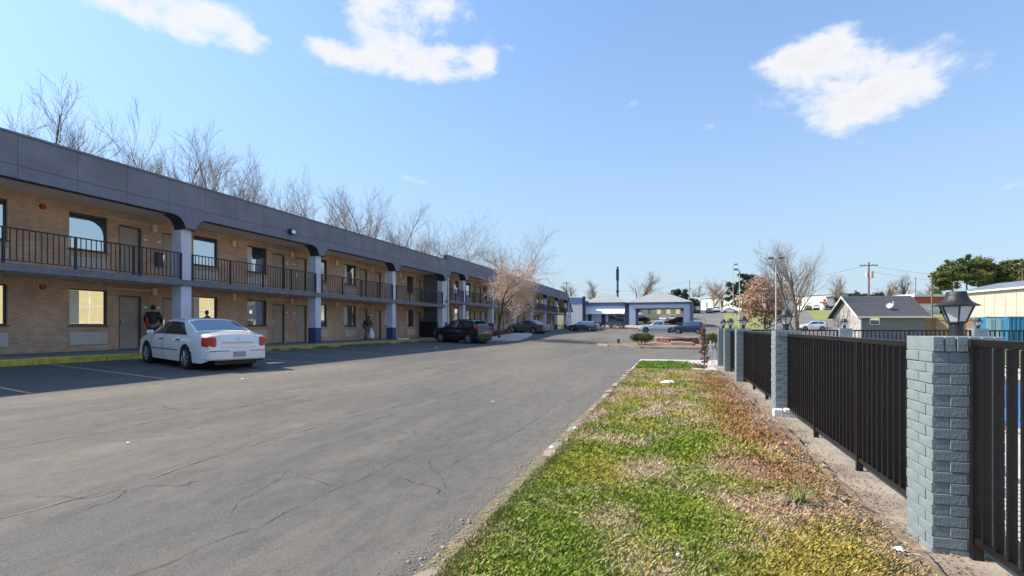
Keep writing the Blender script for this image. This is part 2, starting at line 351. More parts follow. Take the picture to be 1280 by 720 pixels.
def walllight(y,z):
    o=share('wl','wall_light','lampcream',motel,rel((XW,y,z)),lambda b:b.box(0,.10,-.095,.095,-.02,.27),bevel=.012)
    share('wlb','light_bracket','doorframe',o,(0,0,0),lambda b:b.box(0,.03,-.1,.1,.265,.285))
def wing(ya,yb,zF,cols,openings,first):
    global nbal
    z2=zF+2.72; ztop=zF+6.47
    # brick walls in two storeys, pieced round the openings
    for fl,(za,zb) in enumerate(((zF,zF+2.53),(z2,zF+5.30))):
        w=MB(); y=ya; hz=za
        for (k,a,b_) in openings:
            w.box(XW-.25,XW,y,a,za,zb)
            if k=='w': w.box(XW-.25,XW,a,b_,za,hz+.93).box(XW-.25,XW,a,b_,hz+2.24,zb)
            else: w.box(XW-.25,XW,a,b_,hz+2.1,zb)
            y=b_
        w.box(XW-.25,XW,y,yb,za,zb)
        part(w,'brick_wall','wall',fix=False)
        part(MB().box(XW-.6,XW-.26,ya,yb,za,zb),'inner_wall','doorframe')
        for i,(k,a,b_) in enumerate(openings):
            if k=='w': opening_window(a,b_,hz+.93,hz+2.24,za,(i+fl)%3!=1,fl==0)
            else:
                opening_door(a,b_,za); numplate(a-.16 if (i%2==0) else b_+.16,za+1.62)
    part(MB().box(XW-9.0,XW-.61,ya,yb,zF-.6,zF+5.2),'rear_block','wall')
    part(MB().box(XW-9.0,XC+.06,ya+.02,yb-.02,zF+5.302,zF+5.42),'soffit','soffit')
    part(MB().box(XW-8.9,XC-.05,ya+.03,yb-.03,zF+5.7,zF+6.2),'flat_roof','slab')
    part(MB().box(XW+.002,XC+.10,ya,yb,zF+2.535,zF+2.715),'balcony_slab','soffit')
    part(MB().box(XC+.102,XC+.16,ya,yb,zF+2.50,zF+2.72),'slab_edge_beam','slab')
    # fascia: backing, bottom trim and panels with open joints
    fx=XC+.29
    part(MB().box(XC-.08,fx-.02,ya,yb,zF+5.20,ztop-.005),'fascia_backing','navydk')
    part(MB().box(XC-.14,fx+.035,ya-.01,yb+.01,ztop,ztop+.06),'parapet_cap','fascia2')
    n=int(round((yb-ya)/(BAY/5))); st=(yb-ya)/n
    for i in range(n):
        a=ya+i*st
        part(MB().box(fx-.02,fx,a+.006,a+st-.006,zF+5.575,ztop-.006),'fascia_panel','fascia')
        part(MB().box(fx-.02,fx,a+.006,a+st-.006,zF+5.195,zF+5.562),'fascia_panel','fascia2')
    # columns with navy foot and curved brackets
    cw=.46
    for c in cols:
        col=MB().box(XC-.42,XC+.05,c,c+cw,zF+.82,zF+4.75)
        co=part(col,'column','column'); part(MB().box(XC-.423,XC+.053,c-.003,c+cw+.003,zF-.25,zF+.82),'column_base','navy',co)
        part(MB().box(XC-.30,fx-.02,c,c+cw,zF+4.751,zF+5.195),'column_head','fascia2')
        part(MB().box(fx-.02,fx+.0,c-.002,c+cw+.002,zF+4.745,zF+5.19),'column_head_face','fascia2')
        for sgn,edge in ((-1,c),(1,c+cw)):
            if (edge<=ya+.1 and sgn<0) or (edge>=yb-.1 and sgn>0): continue
            r=.52; zb=zF+5.192; zl=zF+4.70
            pts=[(edge,zb),(edge,zl)]
            for k in range(0,9):
                t=k/8*PI/2
                pts.append((edge+sgn*r*(1-math.cos(t)),zl+(zb-zl)*math.sin(t)))
            part(MB().prism(pts,'x',XC-.28,fx-.003),'bracket','fascia2',smooth=False)
            lin=MB()
            for k in range(8):
                t0=k/8*PI/2;t1=(k+1)/8*PI/2
                P=[(edge+sgn*(r*(1-math.cos(t))+.012*1),zl+(zb-zl)*math.sin(t)-.012) for t in (t0,t1)]
                Q=[(edge+sgn*(r*(1-math.cos(t))),zl+(zb-zl)*math.sin(t)) for t in (t0,t1)]
                lin.prism([P[0],P[1],Q[1],Q[0]],'x',XC-.285,fx-.012)
            part(lin,'bracket_lining','navydk')
    # railings between columns
    es=[ya]+[e for c in cols for e in (c,c+cw)]+[yb]
    spans=[(es[i],es[i+1]) for i in range(0,len(es),2) if es[i+1]-es[i]>.6]
    rx=XC+.08; zr=zF+2.72
    for (a,b_) in spans:
        rl=MB().box(rx-.025,rx+.025,a,b_,zr+1.02,zr+1.06).box(rx-.018,rx+.018,a,b_,zr+.08,zr+.11)
        ro=part(rl,'railing','rail')
        nb=max(1,round((b_-a)/1.9)); s=(b_-a)/nb
        joined=MB()
        for i in range(nb+1):
            y=a+i*s; y=min(max(y,a+.03),b_-.03)
            p=share('post','post','rail',ro,rel((rx,y,zr-.25)),lambda b:b.box(-.032,.032,-.03,.03,0,1.31))
            if i<nb:
                m=12
                for k in range(1,m):
                    yy=a+i*s+s*k/m
                    if first and nbal<300 and yy>6:
                        share('bal','baluster','rail',ro,rel((rx,yy,zr+.11)),lambda b:b.box(-.011,.011,-.011,.011,0,.91)); nbal+=1
                    else: joined.box(rx-.011,rx+.011,yy-.011,yy+.011,zr+.11,zr+1.02)
        if joined.v:
            jo=part(joined,'balusters','rail',ro); jo['kind']='stuff'
    return
op1=[]
for k in range(-2,3):
    for (t,a,b_) in OPEN_REL: op1.append((t,Y0+BAY*k+a,Y0+BAY*k+b_))
op1=[o for o in op1 if o[2]<40.3 ]
op1=[o if abs(o[1]-(Y0+BAY*2+5.28))>.01 else (o[0],o[1]+.25,o[2]+.05) for o in op1]
YJ=40.30
wing(-.9,YJ,FL,[Y0+BAY*k for k in (-2,-1,0,1,2)]+[YJ-.46],op1,True)
FL2=FL+.43; YE=92.9; Y2=44.37
op2=[]
for k in range(0,6):
    for (t,a,b_) in OPEN_REL: op2.append((t,Y2+BAY*k+a,Y2+BAY*k+b_))
op2=[('d',42.6,43.5)]+[o for o in op2 if o[2]<YE]
wing(YJ+.002,YE,FL2,[YJ+.01]+[Y2+BAY*k for k in range(0,7)][:6]+[YE-.47],op2,False)
# details on the near wall
for k in (-1,0,1,2):
    for z in (FL+2.2,FL+4.78):
        walllight(Y0+BAY*k+.36,z); 
        if k>=0: walllight(Y0+BAY*k+4.4,z)
        part(MB().box(XW+.001,XW+.05,Y0+BAY*k-1.55,Y0+BAY*k+.5,z+.12 if z<4 else z+.22,z+.15 if z<4 else z+.25),'conduit','soffit')
for k in range(0,6):
    for z in (FL2+2.2,FL2+4.78): walllight(Y2+BAY*k+.36,z); walllight(Y2+BAY*k+4.4,z)
for z in (FL+2.16,FL+4.88):
    b=MB(); b.off=OFF
    y=atX(53,XW)
    b.tube((XW,y,z+.06),(XW+.07,y,z+.06),.10,.085,16)
    b.tube((XW+.07,y,z+.06),(XW+.085,y,z+.06),.06,.02,16); b.build('fire_bell','red',motel,smooth=True)
part(MB().box(XW+.001,XW+.13,16.05,16.32,FL+3.35,FL+3.95),'utility_box','winframe',bevel=.01)
# divider wall at the end of the first wing, stair grille in front
part(MB().box(XW+.01,XC-.44,YJ-.16,YJ-.05,FL,FL+2.53),'divider_wall','slab'); part(MB().box(XW+.01,XC-.44,YJ-.16,YJ-.05,FL+2.73,FL+5.29),'divider_wall','slab')
b=MB()
for k in range(7): b.box(XW+.1+k*.22,XW+.13+k*.22,YJ-.9,YJ-.87,FL,FL+(1.0+1.0*math.sin(PI*(k+1)/8)))
b.box(XW+.1,XW+1.5,YJ-.86,YJ-.2,FL,FL+1.3); part(b,'stair_grille','rail')
part(MB().box(XW-.6,XC+.10,-.9,-.6,FL,FL+6.4),'end_wall','wall')
# twin pipe at the joint
part(MB().tube((XC+.14,YJ+.5,FL-.2),(XC+.14,YJ+.5,FL+6.3),.05,n=8),'downpipe','white',smooth=True)
# flood light on the fascia
def flood(px,py):
    y=atX(px,XC+.3); z=EYE+(HY-py)/(F/( y*CA-(XC+.3)*SA))
    b=MB(); b.off=OFF; b.box(XC+.29,XC+.40,y-.03,y+.03,z-.02,z+.03); b.box(XC+.36,XC+.55,y-.17,y+.17,z-.12,z+.12)
    o=b.build('flood_light','navydk',motel,bevel=.02); g2=MB(); g2.off=OFF; g2.box(XC+.551,XC+.556,y-.13,y+.13,z-.09,z+.08); g2.build('lens','glass',o)
flood(362,290)
# rooftop vents
for px,hh in ((158,.22),(650,.3),(690,.3)):
    y=atX(px,XC-2.5); b=MB(); b.off=OFF; b.lathe([(.5,FL+6.1),(.5,FL+6.6),(.45,FL+6.75+hh),(.1,FL+6.85+hh)],(XC-2.5,y,0),14); b.build('roof_vent','soffit',motel,smooth=True)
# stair tower at the far end
b=MB()
for k in range(14): b.box(XC-1.2,XC-.1,YE+.6+k*.27,YE+.87+k*.27,FL2+.19*k,FL2+.19*k+.06)
part(b,'stair_step','rail')
part(MB().prism([(YE+.5,FL2+.6),(YE+4.4,FL2+3.4),(YE+4.4,FL2+3.2),(YE+.5,FL2+.4)],'x',XC-.08,XC-.04),'stair_rail','rail')
part(MB().prism([(YE+.02,FL2+6.3),(YE+5,FL2+3.4),(YE+5,FL2+3.2),(YE+.02,FL2+6.0)],'x',XC-2.2,XC+.28),'stair_canopy','fascia')
for yy in (YE+1.6,YE+3.4): part(MB().box(XC-.05,XC+.15,yy,yy+.25,FL2-.2,FL2+6.2-(yy-YE)*.58),'stair_post','column')
# walkway, yellow kerb (own things of the setting)
def prof_run(name,m,x0,x1,ya,yb,zt,zb,step=2):
    b=MB(); n=max(1,int((yb-ya)/step))
    for i in range(n):
        a=ya+(yb-ya)*i/n; c=ya+(yb-ya)*(i+1)/n
        b.box(x0,x1,a+.004,c-.004,zb,zt)
    return structure(b.build(name,m,bevel=.012))
structure(MB().box(XW-.26,-17.42,-14,YJ,0,FL).build('walkway','walk'))
structure(MB().box(XW-.26,-17.42,YJ+.001,YE+6,0,FL2-.01).build('walkway','walk'))
nk=0
for i in range(22):
    a=-2+i*2.0
    if a>41: break
    o=structure(MB().box(-17.42,-17.24,a+.006,a+1.994,.2,FL-.015+.006*math.sin(i*2.3)).build('kerb','yellow' if a<16 else 'yellowold',bevel=.02))
for i in range(27):
    a=42+i*2.0
    structure(MB().box(-17.42,-17.24,a+.006,a+1.994,.2,FL2-.03).build('kerb','conc',bevel=.02))
# stripes (thin paint sheets that follow the lot)
def strip(name,m,pts,w,dz=.006):
    V=[];Fc=[]
    for i,(x,y) in enumerate(pts):
        if i==0: d=Vector((pts[1][0]-x,pts[1][1]-y,0))
        elif i==len(pts)-1: d=Vector((x-pts[-2][0],y-pts[-2][1],0))
        else: d=Vector((pts[i+1][0]-pts[i-1][0],pts[i+1][1]-pts[i-1][1],0))
        d.normalize(); nn=Vector((-d.y,d.x,0)); ww=w(i/(len(pts)-1)) if callable(w) else w
        for s in (-1,1):
            p=(x+nn.x*s*ww/2,y+nn.y*s*ww/2); V.append((p[0],p[1],h(*p)+dz))
    for i in range(len(pts)-1): Fc.append((2*i,2*i+2,2*i+3,2*i+1))
    return structure(np_mesh(name,V,Fc,m))
for k in range(-1,12):
    y=6.45+2.68*k
    if k==11: continue
    strip('parking_stripe','stripe',[(-17.0+t*5.8,y+1.15-t*1.15) for t in np.linspace(0,1,9)],.10)
for k in range(0,12):
    y=56+2.7*k; strip('parking_stripe','stripe',[(-17.0+t*5.8,y+1.15-t*1.15) for t in np.linspace(0,1,9)],.10)
# long cracks running with the lane
def crackline(x0,y0,x1,y1,amp,w,seed,m='crack'):
    r=random.Random(seed); n=int(math.hypot(x1-x0,y1-y0)/.07); p=[];o=0;v=0
    L0=math.hypot(x1-x0,y1-y0); nx,ny=-(y1-y0)/L0,(x1-x0)/L0
    for i in range(n+1):
        t=i/n; v=v*.55+r.uniform(-1,1)*.9; o=o*.985+v*amp*.12
        p.append((x0+(x1-x0)*t+nx*o,y0+(y1-y0)*t+ny*o))
    return strip('asphalt_crack' if m=='crack' else 'asphalt_crack_dust',m,p,lambda t:.72*w*(.25+1.0*abs(math.sin(t*37+seed)*math.sin(t*91)))*(0 if math.sin(t*53+seed*2)>.88 else 1)+.0005,.0045 if m=='crack' else .003)
crackline(-7.2,1.2,-6.1,17.0,.10,.011,1); crackline(-4.6,1.0,-4.3,13,.12,.012,2)
crackline(-4.62,1.0,-4.3,13,.12,.016,2,'crackdust'); crackline(-3.0,2.0,-2.6,6.3,.14,.009,4); crackline(-2.6,3.9,-3.6,4.3,.14,.006,5)
crackline(-9.5,3,-8.6,24,.1,.011,6); crackline(-2.2,5,-1.9,12,.1,.008,8); crackline(-6,6,-4.6,6.5,.2,.005,9)
crackline(-7.22,1.2,-6.1,17.0,.10,.012,1,'crackdust'); crackline(-12.5,-1,-10.8,18,.1,.012,12)
crackline(-3.2,3.1,-3.7,4.2,.2,.005,13); crackline(-9,5.4,-7.6,5.9,.2,.005,14); crackline(-1.9,4.2,-2.5,5.2,.2,.006,15)
# ------------------------------------------------------------------ grass island between lot and fence
def patchcol(x,y):
    n=fbm(x,y,1.7,5); n2=fbm(x+31,y-12,2.6,5); n3=fbm(x-7,y+5,1.0,4)
    green=np.array([.165,.235,.022]); olive=np.array([.31,.30,.045]); straw=np.array([.45,.34,.23]); red=np.array([.30,.145,.07]); soil=np.array([.30,.225,.16])
    redz=np.clip(ss(.25,1.0,x)*ss(3.2,5.5,y)*.9+ss(-.2,.6,x)*ss(4.5,2.5,y)*.45-.05,0,1)
    t1=ss(.40,.60,n)[...,None]; c=green*(1-t1)+olive*t1
    strawz=ss(.47,.58,n2)*(1-.55*ss(5.5,2.5,y)*ss(.35,-.4,x)); t2=np.clip(strawz,0,1)[...,None]; c=c*(1-t2)+straw*t2
    t3=(redz*ss(.36,.56,n3+ .15*(n-.5)))[...,None]; c=c*(1-t3)+red*t3
    e=np.clip(np.maximum(ss(-1.14,-1.36,x),ss(1.05,1.28,x)),0,1)*.9; c=c*(1-.8*e[...,None])+soil*.8*e[...,None]
    dens=np.clip(1-.74*strawz-.45*e,.1,1)
    return c,dens,t2[...,0]
def left_edge(y): return -1.30+.14*(fbm(np.asarray(y)*0+3,y,1.3,3)-.5)*2+.0*y
def isl_z(x,y):
    le=left_edge(y); inn=np.clip((x-le)/.22,0,1); r=np.clip((1.42-x)/.12,0,1)
    return .004+(.065+.10*(fbm(x,y,1.5,4)-.35)+.05*(fbm(x,y,6,3)-.5)+.02*(fbm(x,y,22,2)-.5))*ss(0,1,inn)+.0*r
xs=np.arange(-1.44,1.47,.04); ys=np.concatenate([np.arange(.3,8,.05),np.arange(8,17.3,.11)]); X,Y=np.meshgrid(xs,ys); Z=isl_z(X,Y)
c,_,_=patchcol(X.ravel(),Y.ravel()); nx=len(xs); I,J=np.meshgrid(np.arange(nx-1),np.arange(len(ys)-1)); a=(J*nx+I).ravel()
spk=nr.random((X.size,1))*.5+.72
def colmat(name,rough=.95,trans=0,k=1,bump=.4):
    m,n,l,b=newmat(name); at=n.new('ShaderNodeAttribute'); at.attribute_name='patch'; 
    t=n.new('ShaderNodeTexNoise'); g=n.new('ShaderNodeNewGeometry'); l.new(g.outputs['Position'],t.inputs[0]); t.inputs['Scale'].default_value=55; t.inputs['Detail'].default_value=4
    mr=n.new('ShaderNodeMapRange'); mr.inputs[1].default_value=.3; mr.inputs[2].default_value=.7; mr.inputs[3].default_value=.55*k; mr.inputs[4].default_value=1.25*k; l.new(t.outputs[0],mr.inputs[0])
    x=n.new('ShaderNodeMixRGB'); x.blend_type='MULTIPLY'; x.inputs[0].default_value=1; l.new(at.outputs['Color'],x.inputs[1]); l.new(mr.outputs[0],x.inputs[2]); l.new(x.outputs[0],b.inputs['Base Color'])
    b.inputs['Roughness'].default_value=rough; b.inputs['Specular IOR Level'].default_value=.25
    bp=n.new('ShaderNodeBump'); bp.inputs['Strength'].default_value=bump; bp.inputs['Distance'].default_value=.02; l.new(t.outputs[0],bp.inputs['Height']); l.new(bp.outputs[0],b.inputs['Normal'])
    return m
M['soil']=colmat('island_soil',k=.85); M['blade']=colmat('grass_blade',.7,bump=0,k=1.05)
structure(np_mesh('grass_island',np.stack([X.ravel(),Y.ravel(),Z.ravel()],1),np.stack([a,a+1,a+1+nx,a+nx],1),'soil',col=np.clip(c*spk,0,1),smooth=True))
structure(sheet('island_base','ground',-1.427,1.549,-14,.3,0,2))
structure(sheet('island_base','deck',-1.427,1.549,17.25,24.19,-.01,2))
def blades(name,n,x0,x1,y0,y1,hmin,hmax,w,flat=.35,strawy=False,zf=isl_z,dfun=patchcol,power=1):
    x=nr.uniform(x0,x1,n); y=y0+(y1-y0)*nr.random(n)**power; c,d,t=dfun(x,y)
    if dfun is patchcol: c=patchcol(x+nr.normal(0,.10,n),y+nr.normal(0,.12,n))[0]; t=t*.9+.06; d=np.clip(d+.05,0,1)
    keep=(nr.random(n)<(t*.9+.08 if strawy else d))&(x>left_edge(y)-.06+.12*nr.random(n))
    x,y,c=x[keep],y[keep],c[keep]; n=len(x); z=zf(x,y)
    an=nr.uniform(0,2*PI,n); hh=nr.uniform(hmin,hmax,n)*(.6+.8*fbm(x,y,3,3)); ln=nr.uniform(flat*.4,flat*1.6,n)*hh; ww=w*nr.uniform(.6,1.4,n)
    dx,dy=np.cos(an),np.sin(an); px,py=-dy,dx
    p0=np.stack([x-px*ww/2,y-py*ww/2,z-.005],1); p1=np.stack([x+px*ww/2,y+py*ww/2,z-.005],1)
    p2=np.stack([x+dx*ln*.5+px*ww*.45,y+dy*ln*.5+py*ww*.45,z+hh*.62],1); p3=np.stack([x+dx*ln,y+dy*ln,z+hh],1)
    V=np.stack([p0,p1,p2,p3],1).reshape(-1,3); i=np.arange(n)*4
    Fc=np.concatenate([np.stack([i,i+1,i+2],1),np.stack([i,i+2,i+3],1)])
    if strawy: c=np.array([.43,.36,.27])*nr.uniform(.75,1.12,(n,1))*np.ones((n,3))
    else:
        c=c*nr.uniform(.78,1.28,(n,1)); yel=(nr.random(n)<.12)[:,None]; c=np.where(yel,c*np.array([1.7,1.25,.9]),c)
    cc=np.repeat(c*1.12,4,0)
    return tag(np_mesh(name,V,Fc,'blade',col=np.clip(cc,0,1)),kind='stuff')
b1=blades('low_weeds',230000,-1.32,1.36,1.6,6.0,.010,.032,.0078,.9); b1['label']='low green weeds on the near part of the island'; b1['category']='weeds'
b2=blades('short_grass',150000,-1.32,1.36,5.6,17.2,.018,.05,.012,.7); b2['label']='short patchy grass on the far part of the island'; b2['category']='grass'
b3=blades('dry_straw',110000,-1.32,1.36,1.6,17.2,.005,.012,.0021,6,True,power=1.6); b3['label']='dead straw lying between the green patches'; b3['category']='straw'
def gcol(x,y):
    c=np.array([.12,.22,.02])*np.ones((len(x),3))*(0.7+.6*fbm(x,y,3,2))[:,None]; return c,np.ones(len(x)),np.zeros(len(x))
gs=blades('short_grass',16000,-1.25,.55,18.3,21.6,.05,.13,.02,.5,zf=lambda x,y:0*x-.01,dfun=gcol); gs['label']='bright green grass tuft across the concrete path'; gs['category']='grass'
b=MB(); b.prism([(-1.35,18.3),(.6,18.25),(.62,21.6),(-.9,21.7),(-1.3,20)],'z',-.05,.012); structure(b.build('turf_patch','hillgrass'))
# broken kerb stones on the left edge
y=1.2; i=0
while y<17:
    Ln=rnd.uniform(.25,.9)
    if rnd.random()<.5:
        xe=-1.36+rnd.uniform(-.03,.04); zt=.012+rnd.uniform(-.02,.025)
        b=MB(); n=max(2,int(Ln/.09)); V=[];
        for k in range(n+1):
            yy=y+Ln*k/n
            for (dx,dz) in ((-.07,-.03),(-.065,zt*.8),(-.02,zt+.005),(.07,zt),(.09,-.03)):
                V.append((xe+dx+rnd.uniform(-.018,.018),yy+rnd.uniform(-.01,.01),dz+rnd.uniform(-.008,.008)))
        Fc=[(k*5+j,k*5+j+1,k*5+j+6,k*5+j+5) for k in range(n) for j in range(4)]+[(0,1,2,3,4),tuple(n*5+j for j in (4,3,2,1,0))]
        b.add(V,Fc); structure(b.build('kerb_stone','conc',smooth=50))
    y+=Ln+rnd.uniform(.02,.35)
b=MB(); b.prism([(-1.5,17.0),(-1.0,16.95),(1.5,17.1),(1.5,18.15),(-.9,18.2),(-1.35,17.9)],'z',-.05,.035); structure(b.build('concrete_path','conc',bevel=.01))
# gravel along the lot edge and litter
n=5200; x=-1.36-nr.normal(0,.10,n)-.06*nr.random(n); y=2+15*nr.random(n)**1.4; s=nr.uniform(.002,.009,n)*(1+(nr.random(n)<.03)*1.6)
O=np.array([[1,0,0],[-1,0,0],[0,1,0],[0,-1,0],[0,0,.7],[0,0,-.3]]); V=(np.stack([x,y,np.maximum(H(x,y),np.where(x>-1.44,isl_z(x,y),-1))+.002],1)[:,None,:]+O[None]*s[:,None,None]*nr.uniform(.7,1.3,(n,6,1))).reshape(-1,3)
T=np.array([[0,2,4],[2,1,4],[1,3,4],[3,0,4],[2,0,5],[1,2,5],[3,1,5],[0,3,5]]); Fc=(np.arange(n)[:,None,None]*6+T[None]).reshape(-1,3)
M['gravel']=mat('gravel',(.33,.28,.22),.9,.4,30); gv=np_mesh('gravel',V,Fc,'gravel'); gv['kind']='stuff'; gv['label']='loose gravel along the broken island edge'; gv['category']='gravel'
M['litter']=mat('white_litter',(.78,.78,.80),.8,.05,10)
def litter(name,px,py,s,label,seed,flat=.35):
    z=F*1.42/(py-HY); X,Y=atZ(px,z); r=random.Random(seed); b=MB(); n=9; V=[(0,0,s*flat)]
    for k in range(n):
        t=2*PI*k/n; rr=s*r.uniform(.5,1.1); V.append((rr*math.cos(t),rr*math.sin(t)*.7,r.uniform(0,.05)*s))
    for k in range(n):
        t=2*PI*(k+.5)/n; rr=s*r.uniform(.2,.5); V.append((rr*math.cos(t),rr*math.sin(t)*.7,s*flat*r.uniform(.4,1.3)))
    Fc=[]
    for k in range(n):
        k2=(k+1)%n; Fc+=[(1+k,1+k2,1+n+k),(0,1+n+k,1+n+(k2)),(1+k2,1+n+k2,1+n+k)]
    b.add(V,Fc); o=b.build(name,'litter'); zz=float(isl_z(X,Y)) if -1.3<X<1.35 else h(X,Y); o.location=(X,Y,zz+.005); tag(o,label,'litter'); return o
litter('plastic_bag',836,482,.26,'white torn plastic bag lying on the far grass',3,.28)
litter('paper_scrap',857,605,.035,'tiny white paper scrap in the middle of the grass',4); litter('paper_scrap',720,533,.05,'white paper scrap near the left edge of the grass',5)
litter('paper_scrap',690,557,.06,'pale paper scrap beside the kerb',6); litter('paper_scrap',848,705,.03,'small white scrap in the straw near the bottom edge',7)
litter('paper_scrap',616,503,.05,'flat pale scrap on open asphalt',8,.1); litter('paper_scrap',303,482.5,.06,'white scrap on asphalt right of the white sedan',9,.2)
litter('paper_scrap',545,440,.12,'small scrap on the lot by the black hatchback',10,.2); litter('paper_scrap',160,562,.035,'tiny white scrap on the near asphalt',11,.2)
litter('paper_scrap',884,497,.06,'white scrap near the dead conifer end of the grass',12); litter('crumpled_wrapper',1125,706,.045,'crumpled pale wrapper at the foot of the near brick pillar',13)
litter('crumpled_paper',343,463,.45,'flat white board on the asphalt right of the sedan',14,.06)
# ------------------------------------------------------------------ fence line
M['paintbrick']=mat('grey_teal_painted_brick',(.215,.255,.262),.62,.12,7,.35,55)
M['mortar']=mat('painted_mortar',(.20,.245,.25),.8,.12,9,.4,60)
M['chip']=mat('bare_pale_concrete',(.62,.60,.56),.9,.15,12,.6,40)
M['fence']=mat('black_brown_fence_paint',(.010,.0075,.007),.38,.35,9,.15,70,spec=.4)
M['blacklamp']=mat('black_cast_metal',(.018,.018,.02),.5,.3,12,.3,60)
def frost():
    m,n,l,b=newmat('frosted_lamp_pane'); b.inputs['Base Color'].default_value=(.72,.74,.78,1); b.inputs['Roughness'].default_value=.35; b.inputs['Transmission Weight'].default_value=.35; b.inputs['IOR'].default_value=1.2
    t=n.new('ShaderNodeTexNoise'); t.inputs['Scale'].default_value=25; bp=n.new('ShaderNodeBump'); bp.inputs['Strength'].default_value=.5; l.new(t.outputs[0],bp.inputs['Height']); l.new(bp.outputs[0],b.inputs['Normal']); return m
M['frost']=frost()
PW=.376
def pillar(x,y,label,detail=True,hh=1.39,z0=0.,n_mode='front'):
    r=root('brick_pillar',(x,y,z0),label,'pillar','painted brick pillars of the pool fence')
    off=(0,0,0); nc=19; ch=(hh-.098)/nc
    MB().box(.0075,PW-.0075,.0075,PW-.0075,-.15,hh-.018).build('mortar_core','mortar',r)
    if detail:
        def bk(key,sx,sy,sz,px,py,pz):
            k='bk'+key+('%.3f%.3f%.3f'%(sx,sy,sz)); j=rnd.uniform(-.0012,.0012)
            o=share(k,'brick','paintbrick',r,(px,py,pz),lambda b:b.box(.0042,sx-.0042,.0,sy,.0035,sz-.0035) if (sx>sy or key=='r') else b.box(.0,sx,.0042,sy-.0042,.0035,sz-.0035),bevel=.002)
            o.location=(px+j,py+rnd.uniform(-.0012,.0012),pz)
        for c in range(nc):
            z=c*ch; d=.092; hW=PW/2
            if c%2:
                for k in (0,1): bk('f',hW,d,ch,k*hW,0,z); bk('f',hW,d,ch,k*hW,PW-d,z)
                bk('s',d,PW-2*d,ch,0,d,z); bk('s',d,PW-2*d,ch,PW-d,d,z)
            else:
                for k in (0,1): bk('g',d,hW,ch,0,k*hW,z); bk('g',d,hW,ch,PW-d,k*hW,z)
                bk('m',PW-2*d,d,ch,d,0,z); bk('m',PW-2*d,d,ch,d,PW-d,z)
        n=6; w=PW/n
        for k in range(n):
            for q in (0,1):
                bk('r',w+.0,PW/2+.006,.098,k*w,q*(PW/2)-(.006 if q==0 else 0),hh-.098)
    else:
        b=MB()
        for c in range(nc):
            z=c*ch; o=.0 if c%2 else PW/4
            b.box(0,PW/2-.005+o*.0,-.002,PW+.002,z+.004,z+ch-.004).box(PW/2+.005,PW+.001,-.002,PW+.002,z+.004,z+ch-.004)
        for k in range(6): b.box(k*PW/6+.003,(k+1)*PW/6-.003,-.006,PW+.006,hh-.094,hh)
        o=b.build('brickwork','paintbrick',r); o['kind']='stuff'
    return r
def lantern(x,y,z,label,s=1.0):
    r=root('post_lantern',(x,y,z),label,'lantern','black lanterns on the fence pillars'); r.scale=(.76,.76,1)
    MB().lathe([(.062*s,0),(.062*s,.012*s),(.052*s,.016*s),(.052*s,.075*s)],n=20).build('collar','blacklamp',r,smooth=40)
    MB().lathe([(.056*s,.075*s),(.068*s,.085*s),(.068*s,.09*s)],n=6).build('base_ring','blacklamp',r)
    n=6; z0,z1=.088*s,.195*s; r0,r1=.066*s,.122*s
    fr=MB()
    for k in range(n):
        t=2*PI*k/n+.3; fr.tube((r0*math.cos(t),r0*math.sin(t),z0),(r1*math.cos(t),r1*math.sin(t),z1),.0065*s,n=6)
        t2=2*PI*(k+1)/n+.3
        fr.tube((r1*math.cos(t),r1*math.sin(t),z1),(r1*math.cos(t2),r1*math.sin(t2),z1),.006*s,n=6); fr.tube((r0*math.cos(t),r0*math.sin(t),z0),(r0*math.cos(t2),r0*math.sin(t2),z0),.006*s,n=6)
    fr.build('lamp_frame','blacklamp',r,smooth=60)
    for k in range(n):
        t=2*PI*k/n+.3; t2=2*PI*(k+1)/n+.3; q=.965
        P=[(r0*q*math.cos(t),r0*q*math.sin(t),z0),(r0*q*math.cos(t2),r0*q*math.sin(t2),z0),(r1*q*math.cos(t2),r1*q*math.sin(t2),z1),(r1*q*math.cos(t),r1*q*math.sin(t),z1)]
        P2=[(a_*.97,b_*.97,c_) for a_,b_,c_ in P]
        MB().add(P+P2,[(0,1,2,3),(7,6,5,4),(0,4,5,1),(1,5,6,2),(2,6,7,3),(3,7,4,0)]).build('pane','frost',r)
    MB().lathe([(.150*s,.193*s),(.152*s,.199*s),(.128*s,.207*s),(.100*s,.222*s),(.082*s,.242*s),(.072*s,.262*s),(.068*s,.283*s),(.062*s,.287*s)],n=40,flute=.035).build('lamp_cap','blacklamp',r,smooth=60)
    return r
PX=1.545; PYs=[3.89,9.14,14.54,17.76,20.2]
L1=['nearest grey teal brick pillar beside the right frame edge','second nearest brick pillar with a pale mortar patch at its foot','third brick pillar along the fence, slim with its lantern','fourth brick pillar, with a lantern, near the dead conifer','farthest brick pillar of the row, half hidden']
for i,y in enumerate(PYs): pillar(PX,y,L1[i],i<3,z0=.0 if i else 0)
L2=['largest black lantern with fluted cap on the nearest pillar','black lantern on the second pillar in front of the bare tree','black lantern on the third pillar, below a light pole','right one of the two small far lanterns standing close together','left one of the two small far lanterns standing close together']
for i,y in enumerate(PYs):
    lantern(PX+PW/2+(.02 if i==0 else 0),y+PW/2,1.39,L2[i],1.0 if i==0 else 1.12)
